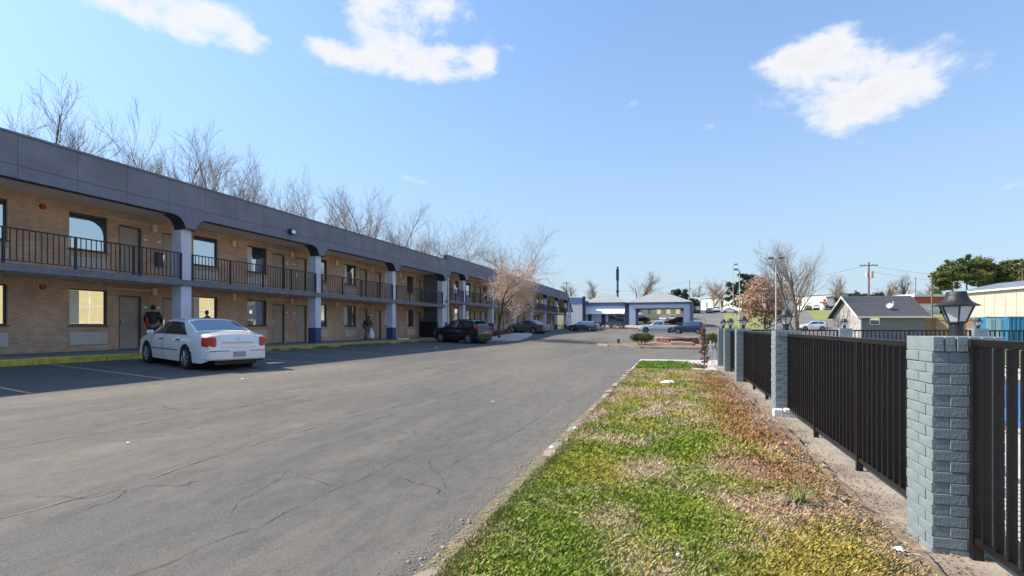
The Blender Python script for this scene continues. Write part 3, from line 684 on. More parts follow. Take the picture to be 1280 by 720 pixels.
# broken foot of pillar 2, peeling strip
b=MB(); b.box(PX-.05,PX+.10,9.02,9.13,-.02,.16).box(PX+.06,PX+.34,9.03,9.125,-.02,.10).box(PX+.1,PX+.30,9.0,9.12,.1,.17); o=b.build('mortar_lump','chip',bevel=.02); tag(o,'pale broken mortar lumps at the foot of the second pillar','rubble')
def picket_panel(p0,p1,z0,label,cat='fence panel',zt=1.34,nposts=2,step=.12,stf=False):
    p0=Vector((*p0,0)); p1=Vector((*p1,0)); d=p1-p0; Ln=d.length; r=root('fence_panel',(p0.x,p0.y,z0),label,cat,'black picket fence panels round the pool',rz=math.atan2(d.y,d.x))
    MB().box(0,Ln,-.022,.022,zt-.045,zt).build('top_rail','fence',r,bevel=.003); MB().box(0,Ln,-.02,.02,.13,.17).build('bottom_rail','fence',r,bevel=.003)
    for k in range(nposts+2):
        x=Ln*k/(nposts+1) if nposts else Ln*k; x=min(max(x,.02),Ln-.02); share('fp%.2f'%zt,'post','fence',r,(x,0,0),lambda b:b.box(-.02,.02,-.028,.028,0,zt-.046))
    n=int(Ln/step)
    for k in range(1,n):
        share('pk%.2f'%zt,'picket','fence',r,(Ln*k/n,rnd.uniform(-.001,.001),.171),lambda b:b.box(-.011,.011,-.021,.021,0,zt-.046-.172))
    return r
FX=PX+PW/2+.01
picket_panel((FX+.02,.2),(FX+.02,3.885),0,'nearest black picket panel cut by the right frame edge',zt=1.372,nposts=1)
picket_panel((FX,4.27),(FX,9.135),0,'long black picket panel between the first and second pillar')
picket_panel((FX,9.52),(FX,14.535),0,'black picket panel between the second and third pillar')
picket_panel((FX,14.92),(FX,17.755),0,'short black picket panel between the third and fourth pillar',nposts=1)
picket_panel((FX,18.14),(FX,20.195),0,'shortest black picket panel beyond the fourth pillar',nposts=0)
BX=[5.4,9.15,13.2]
for i,x in enumerate(BX): pillar(x,20.2,['painted pillar of the rear fence with its lantern in front of the grey house','painted pillar of the rear fence behind the nearest lantern','painted pillar of the rear fence outside the right frame edge'][i],False); lantern(x+PW/2,20.2+PW/2,1.39,['small lantern on the rear fence in front of the grey house','small lantern on the rear fence in front of the wooden fence','small lantern on the rear fence near the container'][i],1.15)
e=[PX+PW]+[v for x in BX for v in (x-.005,x+PW+.005)]+[16.5]
for i in range(4): picket_panel((e[2*i],20.39),(e[2*i+1],20.39),0,['rear picket panel left of the grey house pillar','rear picket panel in front of the grey house','rear picket panel in front of the blue container','rear picket panel at the far right'][i],nposts=1)
# footing, debris along the fence
sb=MB(); y=.3
while y<20.2:
    Ln=rnd.uniform(1.2,2.4); w=rnd.uniform(-.03,.03)
    o=structure(MB().box(1.38+w,2.20,y+.006,min(y+Ln,20.2)-.006,-.1,.030+rnd.uniform(-.006,.006)).build('footing_slab','conc',bevel=.012)); y+=Ln
def wobble_tube(name,m,pts,r,label,cat,seed=1,nn=8,amp=.02):
    q=random.Random(seed); b=MB(); P=[]
    for i in range(len(pts)-1):
        a=Vector(pts[i]); c=Vector(pts[i+1]); n=max(1,int((c-a).length/.09))
        for k in range(n): P.append(a.lerp(c,k/n)+Vector((q.uniform(-amp,amp),q.uniform(-amp,amp),q.uniform(-amp,amp)*.3)))
    P.append(Vector(pts[-1]))
    for i in range(len(P)-1): b.tube(P[i],P[i+1],r,n=6)
    return tag(b.build(name,m,smooth=60),label,cat)
M['rope']=mat('weathered_cord',(.42,.33,.22),.9,.2,40); M['dkcord']=mat('dark_vine',(.06,.04,.03),.9,.2,40); M['stick']=mat('dry_stick',(.34,.24,.15),.9,.25,40)
wobble_tube('garden_cord','rope',[(1.40,3.4,.07),(1.33,4.0,.08),(1.22,4.6,.09),(1.25,5.4,.07),(1.30,6.4,.08),(1.2,7.2,.08)],.009,'tan weathered cord lying along the fence footing','cord',2)
wobble_tube('fallen_vine','dkcord',[(1.44,4.1,.05),(1.4,4.6,.07),(1.3,5.0,.06),(1.42,5.5,.06),(1.45,6.2,.06)],.008,'dark dead vine on the footing below the long panel','vine',3)
wobble_tube('fallen_vine','dkcord',[(1.5,7.0,.04),(1.45,7.6,.1),(1.35,8.3,.06)],.007,'dark vine near the foot of the second pillar','vine',4)
wobble_tube('fallen_stick','stick',[(.15,5.0,.10),(.45,4.6,.09),(.75,4.15,.11)],.0045,'thin dry stick lying across the right side of the grass','stick',5,amp=.008)
wobble_tube('fallen_stick','stick',[(-.35,5.8,.08),(-.3,5.4,.10),(-.25,5.1,.08)],.004,'thin dry stick in the middle of the grass','stick',6,amp=.01)
# weeds along the yellow kerb, leaf litter on the footing
def kz(x,y): return H(x,y)+.0
def kcol(x,y):
    k=nr.random(len(x))[:,None]; return np.array([.13,.15,.03])*k+np.array([.34,.27,.14])*(1-k),(fbm(x*0,y,.8,3)>.5)*.9,np.zeros(len(x))
kb1=blades('kerb_weeds',26000,-17.24,-17.02,8,40,.03,.10,.02,.6,zf=kz,dfun=kcol) if False else None
n=9000; x=-17.22+np.abs(nr.normal(0,.07,n)); y=nr.uniform(17,40.5,n); kp=nr.random(n)<ss(.42,.6,fbm(x*0,y,.9,3)); x,y=x[kp],y[kp]; n=len(x); z=H(x,y); an=nr.uniform(0,6.28,n); hh=nr.uniform(.03,.13,n); ww=.012
V=np.stack([np.stack([x-np.sin(an)*ww,y+np.cos(an)*ww,z],1),np.stack([x+np.sin(an)*ww,y-np.cos(an)*ww,z],1),np.stack([x+np.cos(an)*hh*.6,y+np.sin(an)*hh*.6,z+hh],1)],1).reshape(-1,3)
kk=nr.random((n,1)); c_=np.repeat(np.array([.15,.17,.03])*kk+np.array([.38,.30,.14])*(1-kk),3,0); o=np_mesh('kerb_weeds',V,np.arange(3*n).reshape(-1,3),'blade',col=c_); tag(o,'dry weeds along the foot of the yellow kerb','weeds',kind='stuff')
n=17000; x=1.32+nr.normal(0,.19,n)+.10*nr.random(n); y=1.5+16*nr.random(n)**1.3; z=np.where(x>1.36,.038,isl_z(np.minimum(x,1.45),y)+.01); an=nr.uniform(0,6.28,n); s1=nr.uniform(.004,.013,n); s2=s1*nr.uniform(.3,.7,n); dx,dy=np.cos(an),np.sin(an)
V=np.stack([np.stack([x-dx*s1,y-dy*s1,z],1),np.stack([x-dy*s2,y+dx*s2,z+.006],1),np.stack([x+dx*s1,y+dy*s1,z+.003],1),np.stack([x+dy*s2,y-dx*s2,z+.001],1)],1).reshape(-1,3)
c_=np.repeat(np.array([.26,.17,.10])*nr.uniform(.35,1.6,(n,1)),4,0); o=np_mesh('leaf_litter',V,np.arange(4*n).reshape(-1,4),'blade',col=np.clip(c_,0,1)); tag(o,'brown leaf litter along the fence footing','litter',kind='stuff')
for k in range(26):
    x=rnd.uniform(1.1,1.5); y=2.5+12*rnd.random()**1.5; s_=rnd.uniform(.015,.05); b=MB(); V=[]
    for (a_,b_,c_) in ((-1,-1,0),(1,-1,0),(1,1,0),(-1,1,0),(-.7,-.7,.6),(.8,-.6,.5),(.7,.8,.7),(-.8,.6,.5)): V.append((a_*s_*rnd.uniform(.7,1.2),b_*s_*rnd.uniform(.6,1.1),c_*s_*rnd.uniform(.8,1.3)))
    b.add(V,[(0,3,2,1),(4,5,6,7),(0,1,5,4),(1,2,6,5),(2,3,7,6),(3,0,4,7)]); o=b.build('stone','conc',bevel=s_*.15); o.location=(x,y,max(.03,float(isl_z(x,y)))); o.rotation_euler=(0,0,rnd.uniform(0,6)); tag(o,('small loose broken stone on the footing beside the long panel' if y<9 else 'small loose broken stone on the footing beyond the second pillar'),'stone','loose stones along the fence footing')
# spiky plant with dead stalks
px_,py_=atZ(998,3.95); zb=float(isl_z(px_,py_)); r=root('spiky_plant',(px_,py_,zb),'half dead spiky plant with tall dry stalks near the fence','plant')
for nm,cnt,c1,lo,hi,rng_ in (('green_leaf',34,(.16,.22,.05),.3,1.2,(.10,.22)),('dead_leaf',60,(.32,.25,.18),.02,.35,(.10,.26))):
    M[nm]=mat(nm,c1,.8,.3,20); b=MB()
    for k in range(cnt):
        t=rnd.uniform(0,2*PI); el=rnd.uniform(lo,hi); Ln=rnd.uniform(*rng_); w=.008; d=Vector((math.cos(t)*math.cos(el),math.sin(t)*math.cos(el),math.sin(el))); s=Vector((-math.sin(t),math.cos(t),0))
        p0=Vector((rnd.uniform(-.05,.05),rnd.uniform(-.05,.05),.01)); p1=p0+d*Ln*.55+Vector((0,0,.01)); p2=p0+d*Ln-Vector((0,0,Ln*.25*math.cos(el)))
        if nm=='dead_leaf': p1.z=max(p1.z,.015); p2.z=max(p2.z,.01)
        b.add([p0-s*w,p0+s*w,p1-s*w*.8,p1+s*w*.8,p2],[(0,1,3,2),(2,3,4)])
    b.build('leaves' if nm=='green_leaf' else 'dead_leaves',nm,r,fix=False)
for k in range(5):
    a=rnd.uniform(-.05,.05); b=MB(); p=Vector((a,rnd.uniform(-.04,.04),0)); 
    for j in range(7): q_=p+Vector((rnd.uniform(-.012,.012),rnd.uniform(-.01,.01),rnd.uniform(.05,.08)*(1 if k<2 else .6))); b.tube(p,q_,.003,n=5); p=q_
    b.build('stalk','stick',r)
# ------------------------------------------------------------------ pool
M['water']=glassmat('pool_water',(.9,.95,1),(.012,.13,.42),.12,.02); M['coping']=mat('tan_coping',(.52,.40,.26),.8,.12,4); M['poolwall']=mat('blue_pool_paint',(.04,.22,.55),.5,.1,3)
structure(MB().box(4.22,12.98,8.72,17.58,-.6,-.10).build('pool_water','water'))
for k,(x0,x1,y0,y1) in enumerate(((4.2,4.5,8.7,17.6),(12.7,13,8.7,17.6),(4.502,12.698,8.7,9.0),(4.502,12.698,17.3,17.6))):
    structure(MB().box(x0,x1,y0,y1,-.7,.035).build('pool_coping','coping',bevel=.01))
# ------------------------------------------------------------------ far planting island
M['mulch']=mat('dry_mulch',(.20,.12,.07),.95,.3,2,.8,30,c2=(.28,.21,.12)); M['redstone']=mat('red_brown_stone',(.26,.12,.085),.85,.3,3,.6,12); M['pinkstone']=mat('pink_concrete',(.46,.30,.25),.9,.15,2,.4,15)
def blob_poly(pts): return pts
ip=[(-5.1,37.6),(-4.2,36.4),(-2,35.5),(1,35.1),(6.5,35.2),(6.5,42),(0,42),(-3.5,40.2),(-4.9,38.8)]
def terr(b,dz): b.v=[(x,y,h(x,y)+z) for x,y,z in b.v]; return b
structure(terr(MB().prism(ip,'z',-.1,.10),0).build('planting_island','mulch'))
kb=MB()
for i in range(len(ip)):
    a=Vector((*ip[i],0)); c=Vector((*ip[(i+1)%len(ip)],0)); d=(c-a).normalized(); nn=Vector((d.y,-d.x,0))*.2
    kb.add([(p.x,p.y,h(p.x,p.y)+z) for z in (-.1,.13) for p in (a,c,c+nn,a+nn)],[(0,3,2,1),(4,5,6,7),(0,1,5,4),(1,2,6,5),(2,3,7,6),(3,0,4,7)])
structure(kb.build('island_kerb','conc'))
def leaf_cloud(c,rad,n,size,clumps,seed,flat=0,gap=.35,surf=.5):
    g=np.random.default_rng(seed); c=np.array(c); rad=np.array(rad)
    cc=g.normal(size=(clumps,3)); cc/=np.linalg.norm(cc,axis=1)[:,None]; cc*=(surf+(1-surf)*g.random((clumps,1)))**.8; cc=cc*rad
    idx=g.integers(0,clumps,n); s=rad.mean()*gap; p=c+cc[idx]+g.normal(size=(n,3))*s*np.array([1,1,.65])*g.uniform(.5,1.1,(clumps,1))[idx]
    a=g.normal(size=(n,3)); a/=np.linalg.norm(a,axis=1)[:,None]; b=np.cross(a,g.normal(size=(n,3))); b/=np.linalg.norm(b,axis=1)[:,None]
    sz=size*g.uniform(.5,1.3,(n,1)); V=np.stack([p-a*sz,p-b*sz*.5,p+a*sz,p+b*sz*.5],1).reshape(-1,3); i=np.arange(n)*4
    return V,np.stack([i,i+1,i+2,i+3],1)
def leafmat(name,c1,c2,rough=.7):
    m=mat(name,c1,rough,.1,1.2,c2=c2,spec=.3); return m
M['bushleaf']=leafmat('dark_bush_leaves',(.055,.075,.012),(.11,.13,.02)); M['hedge']=leafmat('hedge_leaves',(.07,.11,.015),(.16,.19,.03)); M['bark']=mat('grey_bark',(.20,.16,.125),.9,.25,6,.5,30); M['darkbark']=mat('dark_bark',(.09,.065,.05),.9,.25,6,.5,30)
def bush(px,z,w,hh,label,m='bushleaf',n=8000,flat=True):
    X,Y=atZ(px,z); zb=h(X,Y)+.05; r=root('bush',(X,Y,zb),label,'bush')
    V,Fc=leaf_cloud((0,0,hh*.66),(w*.44,w*.44,hh*.27),n,.035,46,int(px),gap=.17)
    V[:,2]=np.minimum(V[:,2],hh*(.98+.04*np.sin(V[:,0]*9))); np_mesh('foliage',V,Fc,m,r)
    b=MB()
    for k in range(7): t=k*.9; b.tube((0.04*math.cos(t),.04*math.sin(t),-.1),(w*.3*math.cos(t),w*.3*math.sin(t),hh*.6),.025,.01,6)
    b.build('stem','darkbark',r)
bush(803,36.6,1.9,.95,'dark clipped flat topped bush on the mulch island'); bush(891,34,1.6,1.0,'green bush showing left of the fence pillars','hedge')
# ring planter and ledges
X,Y=atZ(846,39.5); zb=h(X,Y)+.05; r=root('stone_planter',(X,Y,zb),'round red stone planter with pale concrete rim','planter')
MB().lathe([(1.5,0),(1.5,.42),(1.3,.42),(1.3,0.05)],n=40).build('planter_core','darkbark',r); MB().lathe([(1.62,.42),(1.62,.52),(1.2,.52),(1.2,.42)],n=40,cap=False).build('rim','conc',r)
b=MB()
for k in range(38):
    t=2*PI*k/38; w=1.5*2*PI/38*.46; hh=rnd.uniform(.33,.41); c_,s_=math.cos(t),math.sin(t); 
    P=[(1.48,-w),(1.60+rnd.uniform(-.02,.02),-w*.8),(1.60+rnd.uniform(-.02,.02),w*.8),(1.48,w)]
    b.add([(a_*c_-d_*s_,a_*s_+d_*c_,z) for z in (0,hh) for a_,d_ in P],[(0,3,2,1),(4,5,6,7),(0,1,5,4),(1,2,6,5),(2,3,7,6),(3,0,4,7)])
b.build('ring_stone','redstone',r)['kind']='stuff'
for (pa,pb,z,hh,lb) in ((812,868,37.6,.16,'low pink stone ledge in front of the round planter'),(838,866,36.2,.28,'pink stone block at the island kerb')):
    A=atZ(pa,z); B=atZ(pb,z); zb=h(*A)+.08; b=MB(); dx=B[0]-A[0]; n=max(2,int(dx/.42)); r=root('stone_ledge',(A[0],A[1],zb),lb,'ledge')
    for k in range(n): MB().box(dx*k/n+.01,dx*(k+1)/n-.01,rnd.uniform(-.03,.03),1.2,0,hh+rnd.uniform(-.02,.02)).build('stone','pinkstone',r,bevel=.02)
def simple(name,px,z,label,cat,fn,m,**k):
    X,Y=atZ(px,z); b=MB(); fn(b); o=b.build(name,m,**k); o.location=(X,Y,h(X,Y)); return tag(o,label,cat)
simple('marker_post',794.5,44,'short white marker post behind the flat bush','post',lambda b:b.box(-.09,.09,-.05,.05,0,.60).box(-.07,.07,-.03,.03,.6,.63),'white',bevel=.01)
M['blue']=mat('blue_plastic',(.02,.07,.2),.5,.1,8)
simple('utility_pedestal',773,39,'small dark blue utility pedestal on the island','pedestal',lambda b:b.lathe([(.1,.0),(.1,.3),(.12,.3),(.12,.4),(.05,.45)],n=10),'blue')
for k,(p_,z_) in enumerate(((884,19.6),(890,19.3),(893,18.9))): simple('white_stake',p_,z_,['left thin white stake by the dead conifer','middle thin white stake beside the last pillars','right thin white stake nearest the pillars'][k],'stake',lambda b:b.box(-.012,.012,-.012,.012,0,.62).box(-.02,.02,-.014,.014,.60,.64),'white')
simple('white_cross',888,30,'small white wooden cross on the island','cross',lambda b:b.box(-.04,.04,-.02,.02,0,.65).box(-.25,.25,-.025,-.02,.38,.44),'white')
for k in range(4): simple('timber_offcut',855+k*6,19.3-.3*k,['low grey timber offcut in the grass','second timber offcut beside the dead conifer','short timber offcut leaning by the conifer','small timber offcut nearest the stakes'][k],'timber',lambda b:b.box(-.3,.3,-.05,.05,0,.1).box(-.02,.05,-.4,.4,.1,.16),'stick')
# ------------------------------------------------------------------ trees
def grow(seed,Ht,spread=.55,levels=5,first=.28,kids=(7,5,5,4,3),r0=None,droop=0,wig=.22,upt=.05,stems=1,lenk=.60,thin=1.0,segs=4,rmin=.004):
    g=random.Random(seed); T=[];Cw=[]   # (points,radii,level)
    def br(p,d,Ln,r,lv):
        n=segs if lv<3 else 3; pts=[p.copy()];rad=[r]; 
        for i in range(n):
            d=(d+Vector((g.gauss(0,wig),g.gauss(0,wig),g.gauss(0,wig*.6)+upt-droop*lv*.12))).normalized(); p=p+d*(Ln/n); pts.append(p.copy()); rad.append(r*(1-.62*(i+1)/n) if lv else r*(1-.5*(i+1)/n))
        (T if lv<=1 else Cw).append((pts,rad,lv))
        if lv>=levels: return
        nk=kids[lv]
        for k in range(nk):
            t=(first if lv==0 else .2)+(1-(first if lv==0 else .2))*(k+g.random())/nk; i=min(n-1,int(t*n)); f_=t*n-i
            q=pts[i].lerp(pts[i+1],f_); rr=(rad[i]*(1-f_)+rad[i+1]*f_)
            dd=(pts[i+1]-pts[i]).normalized(); ax=dd.orthogonal().normalized(); ax.rotate(Matrix.Rotation(g.uniform(0,2*PI)+k*2.4,3,dd))
            a=g.uniform(.35,.95)*spread*1.5*(1-.25*t); nd=(dd*math.cos(a)+ax*math.sin(a)).normalized()
            br(q,nd,Ln*g.uniform(lenk*.75,lenk*1.2)*(1-.35*t if lv==0 else 1),max(rr*g.uniform(.5,.72)*thin,rmin),lv+1)
    r0=r0 or Ht*.022
    for s in range(stems):
        a=2*PI*s/stems+g.random(); o=Vector((math.cos(a),math.sin(a),0))*(.12*(stems>1)); d=Vector((math.cos(a)*.28,math.sin(a)*.28,1)) if stems>1 else Vector((g.gauss(0,.05),g.gauss(0,.05),1))
        br(o-Vector((0,0,.2)),d.normalized(),Ht*.62,r0,0)
    return T,Cw
def tess(items,sides=(7,6,4,3,3,3)):
    V=[];Fc=[]
    for pts,rad,lv in items:
        n=sides[min(lv,5)]; 
        for i,(p,r) in enumerate(zip(pts,rad)):
            d=(pts[min(i+1,len(pts)-1)]-pts[max(i-1,0)]).normalized(); a=Vector((-d.y,d.x,0)); a=a.normalized() if a.length>.05 else Vector((1,0,0)); b=d.cross(a)
            base=len(V)
            for k in range(n):
                t=2*PI*k/n; c,s=math.cos(t)*r,math.sin(t)*r; V.append((p.x+a.x*c+b.x*s,p.y+a.y*c+b.y*s,p.z+a.z*c+b.z*s))
            if i: 
                for k in range(n): Fc.append((base-n+k,base-n+(k+1)%n,base+(k+1)%n,base+k))
    return V,Fc
tcache={}
def bare(key,X,Y,zb,Ht,label,group=None,rz=0,mt='bark',mc='twig',name='bare_tree',cat='tree',sx=1,**k):
    if key not in tcache:
        T,Cw=grow(hash(key)%1000 if not isinstance(key,int) else key,10,**k); V,Fc=tess(T); V2,F2=tess(Cw); zs=sorted(v[2] for v in V2); q_=10/zs[int(len(zs)*.995)]; V=[(a*q_,b*q_,c*q_) for a,b,c in V]; V2=[(a*q_,b*q_,c*q_) for a,b,c in V2]; tcache[key]=(V,Fc,V2,F2,{})
    V,Fc,V2,F2,ms=tcache[key]
    r=root(name,(X,Y,zb),label,cat,group,rz); r.scale=(Ht/10*sx,Ht/10*sx,Ht/10)
    for nm,v,f_,mm in (('trunk',V,Fc,mt),('branches',V2,F2,mc)):
        if (nm,mm) not in ms: ms[(nm,mm)]=np_mesh(nm,v,f_,mm,r,smooth=True)
        else: link(bpy.data.objects.new(nm,ms[(nm,mm)].data),r)
    return r
M['twig']=mat('pale_twigs',(.24,.185,.14),.85,.2,2); M['twigdk']=mat('dark_twigs',(.15,.115,.09),.85,.25,2); M['twigred']=mat('reddish_twigs',(.33,.185,.12),.85,.2,2); M['twigtan']=mat('tan_weeping_twigs',(.62,.46,.35),.8,.2,2); M['barktan']=mat('tan_bark',(.42,.31,.22),.9,.2,3)
# behind the motel (px column, top y, distance X behind wall)
bt=[(-45,70,-34,1),(28,88,-33,2),(95,92,-35,3),(150,134,-36,1),(205,138,-35,4),(262,188,-37,2),(300,184,-35,3),(352,232,-38,4),(398,226,-36,1),(440,230,-36,2),(470,234,-38,3),(512,282,-39,4),(240,176,-40,4),(325,205,-40,1),(375,238,-34,3),(285,196,-41,1),(125,118,-43,4),(180,140,-44,2),(222,160,-43,3),(340,214,-43,2),(415,232,-42,3),(455,238,-43,1),(492,256,-40,3)]
names=['at the left frame edge','tallest with forked limbs near the left corner','second from the left corner','left one of the twin fine crowns','right one of the twin fine crowns','left one above the second column','right one above the second column','low one above the third bay','pale one left of the fence of crowns','pale upright one above the third column','one above the fourth bay','small one left of the wing joint','faint one behind the twin fine crowns','spindly one between the third bay crowns','thin one right of the low crown','faint one farthest back above the third bay','farther back between the near corner crowns','farther back behind the left fine crown','farther back behind the right fine crown','farther back right of the second column','farther back above the third column','farther back before the fourth column','last one before the wing joint']
for i,(px,ty,Xb,kk) in enumerate(bt):
    Y=atX(px,Xb); z=Y*CA-Xb*SA; Ht=EYE+(HY-ty)*z/F+.3
    bare(kk,Xb,Y,0,Ht*(.87 if i<5 else .93 if px<250 else .98),'bare winter tree behind the motel, '+names[i],'bare trees behind the motel',rz=i*1.3,mt='darkbark' if i<3 else 'bark',mc='twigdk' if i<3 else 'twig',sx=.85,levels=4,kids=(8,6,6,6),spread=.55,wig=.17,upt=.07,first=.3,lenk=.56,thin=.85,r0=.13)
for i,(px,ty,Xb,lb) in enumerate(((540,280,-27,'leaning tree right of the wing joint'),(585,277,-29,'wide crown beyond the wing joint'),(648,284,-29,'broad pale crown above the weeping tree'))):
    Y=atX(px,Xb); z=Y*CA-Xb*SA; Ht=EYE+(HY-ty)*z/F
    bare(20+i,Xb,Y,0,Ht*1.0,'bare '+lb,'bare trees behind the motel',rz=i,mc='twig',sx=1.15,levels=4,kids=(8,7,6,6),spread=.7,wig=.2,upt=.05,first=.3,lenk=.6,thin=.85,r0=.14)
# weeping tree in front
Xw=-13.7; Yw=atX(624,Xw); bare(31,Xw,Yw,h(Xw,Yw),6.3,'pale tan weeping bare tree in front of the motel',rz=.4,mt='darkbark',mc='twigtan',name='weeping_tree',sx=1.08,levels=4,kids=(9,9,8,5),spread=.95,droop=.24,wig=.36,upt=.06,first=.32,lenk=.60,thin=.9,r0=.15,rmin=.014)
# trees far behind the office, and on the hill
def far_bare(key,px,z,ty,label,mc='twig',mt='bark',sx=1,group='bare trees beyond the motel office',**k):
    X,Y=atZ(px,z); zb=h(X,Y); Ht=EYE+(HY-ty)*z/F-zb
    kw=dict(levels=4,kids=(9,7,6,5),spread=.62,wig=.2,upt=.06,first=.22,lenk=.55); kw.update(k)
    return bare(key,X,Y,zb,Ht*.98,label,group,rz=px*.3,mt=mt,mc=mc,sx=sx,**kw)
far_bare(41,748,135,344,'pale bare tree above the office roof','twig'); far_bare(42,790,128,338,'dense tan bare tree right of the dark sign pylon','twig',sx=1.1); far_bare(43,716,190,352,'faint small bare tree beyond the motel end','twig')
far_bare(41,868,200,352,'faint bare tree left of the evergreen','twigdk'); far_bare(44,900,185,345,'dark bare tree behind the white building','twigred'); far_bare(43,890,180,350,'low reddish bare tree at the white building','twigred',sx=1.3)
bare(45,*atZ(997,62),h(*atZ(997,62)),11.8,'big many stemmed bare tree behind the fence',mc='twig',mt='bark',rz=1,sx=.95,levels=4,kids=(8,7,6,5),spread=.55,wig=.17,upt=.06,first=.22,lenk=.54,stems=3,r0=.14,thin=.85)
far_bare(42,1045,120,340,'bare tree right of the big many stemmed one','twig',group='bare trees by the grey house'); 
far_bare(44,1135,170,341,'dark round bare tree left of the pines','twigdk',sx=1.2,group='bare trees by the grey house'); far_bare(41,1158,175,344,'second dark bare tree touching the pines','twigdk',sx=1.2,group='bare trees by the grey house'); far_bare(42,1100,190,352,'faint reddish bare tree behind the utility pole','twigred',sx=1.3,group='bare trees by the grey house')
# dead oak with brown leaves
X,Y=atZ(955,72); zb=h(X,Y); r=bare(46,X,Y,zb,8.2,'broad young oak still holding orange brown leaves',mc='twigred',name='oak_tree',sx=1.0,levels=4,kids=(8,6,6,4),spread=.75,wig=.22,upt=.02,first=.1,lenk=.62)
M['brownleaf']=leafmat('brown_oak_leaves',(.36,.22,.14),(.50,.34,.23)); V,Fc=leaf_cloud((-.2,0,5.0),(3.4,3.2,3.9),9000,.16,110,5,gap=.17,surf=.35); V[:,2]=np.maximum(V[:,2],.35); V*=10/8.2; np_mesh('dead_foliage',V,Fc,'brownleaf',r)
# evergreens
M['pine']=leafmat('pine_needles',(.06,.085,.025),(.12,.15,.04)); M['pinelt']=leafmat('sunlit_pine_needles',(.10,.125,.03),(.20,.21,.055)); M['spruce']=leafmat('dark_evergreen',(.02,.04,.02),(.045,.07,.03))  # sunlit needles: lighter copy with the sunlight put into their colour
def evergreen(px,z,ty,w,label,m='pine',name='pine_tree',crown=.55,n=9000,size=.22,group=None,seed=1,clumps=70,gap=.115):
    X,Y=atZ(px,z); zb=h(X,Y); Ht=EYE+(HY-ty)*z/F-zb; r=root(name,(X,Y,zb),label,'tree',group)
    b=MB(); p=Vector((0,0,-.3)); q=random.Random(seed)
    for k in range(6): p2=p+Vector((q.uniform(-.2,.2),q.uniform(-.2,.2),Ht*.155)); b.tube(p,p2,Ht*.018*(1-k*.14),Ht*.018*(1-(k+1)*.14),7); p=p2
    b.build('trunk','darkbark',r,smooth=60)
    cz=Ht*(1-crown/2); V,Fc=leaf_cloud((0,0,cz),(w/2,w/2,Ht*crown/2*.95),n,size,clumps,seed,gap=gap,surf=.25)
    lim=MB()
    for k in range(14):
        t=q.uniform(0,2*PI); z0=Ht*(1-crown*q.uniform(.15,1)); lim.tube((0,0,z0),(w*.4*math.cos(t),w*.4*math.sin(t),z0+w*.12),.08,.02,5)
    lim.build('limbs','darkbark',r); np_mesh('needles',V,Fc,m,r); return r
pg='tall pines beyond the metal building'
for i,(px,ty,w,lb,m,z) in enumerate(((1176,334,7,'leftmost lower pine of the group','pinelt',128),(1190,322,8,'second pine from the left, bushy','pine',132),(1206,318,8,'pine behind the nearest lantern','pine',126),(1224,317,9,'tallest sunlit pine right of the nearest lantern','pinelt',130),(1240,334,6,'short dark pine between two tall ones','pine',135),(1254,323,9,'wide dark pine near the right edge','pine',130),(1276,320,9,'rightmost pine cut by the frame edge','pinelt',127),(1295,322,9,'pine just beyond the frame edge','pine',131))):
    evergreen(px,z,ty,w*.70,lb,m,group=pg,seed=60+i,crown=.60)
evergreen(928,150,338,9,'dark conical evergreen beside the light pole','spruce','evergreen_tree',.9,9000,.3,seed=81,clumps=50); evergreen(850,150,361,7,'dark rounded evergreen above the canopy roof','spruce','evergreen_tree',.8,6000,.3,seed=82); evergreen(865,160,372,5,'low dark shrub tree right of the canopy','spruce','evergreen_tree',.9,3000,.25,seed=83); evergreen(1050,110,370,2.6,'small dark cedar left of the grey house','spruce','cedar_tree',.9,4000,.2,seed=84)
for k,px in enumerate((1070,1083,1097,1103)): evergreen(px,140,363+k%2*2,3.6,['first','second','third','fourth'][k]+' small cedar above the grey house roof from the left','spruce','cedar_tree',.95,1500,.2,seed=90+k,group='small cedars above the grey roof')
# dead conifer
X,Y=atZ(880,19.2); r=root('dead_conifer',(X,Y,h(X,Y)),'narrow dead reddish brown conifer by the white stakes','tree')
MB().tube((0,0,-.1),(.05,0,1.72),.028,.006,7).build('trunk','darkbark',r); M['deadleaf']=leafmat('dead_conifer_leaves',(.22,.12,.085),(.34,.21,.15))
V,Fc=leaf_cloud((0,0,.8),(.16,.16,.8),2600,.028,60,9,gap=.09,surf=.3); s=1.25-.62*np.clip(V[:,2]/1.7,0,1); V[:,0]=V[:,0]*s+.03*np.sin(V[:,2]*9); V[:,1]*=s; V[:,2]=np.clip(V[:,2],.02,1.75); np_mesh('dead_foliage',V,Fc,'deadleaf',r)
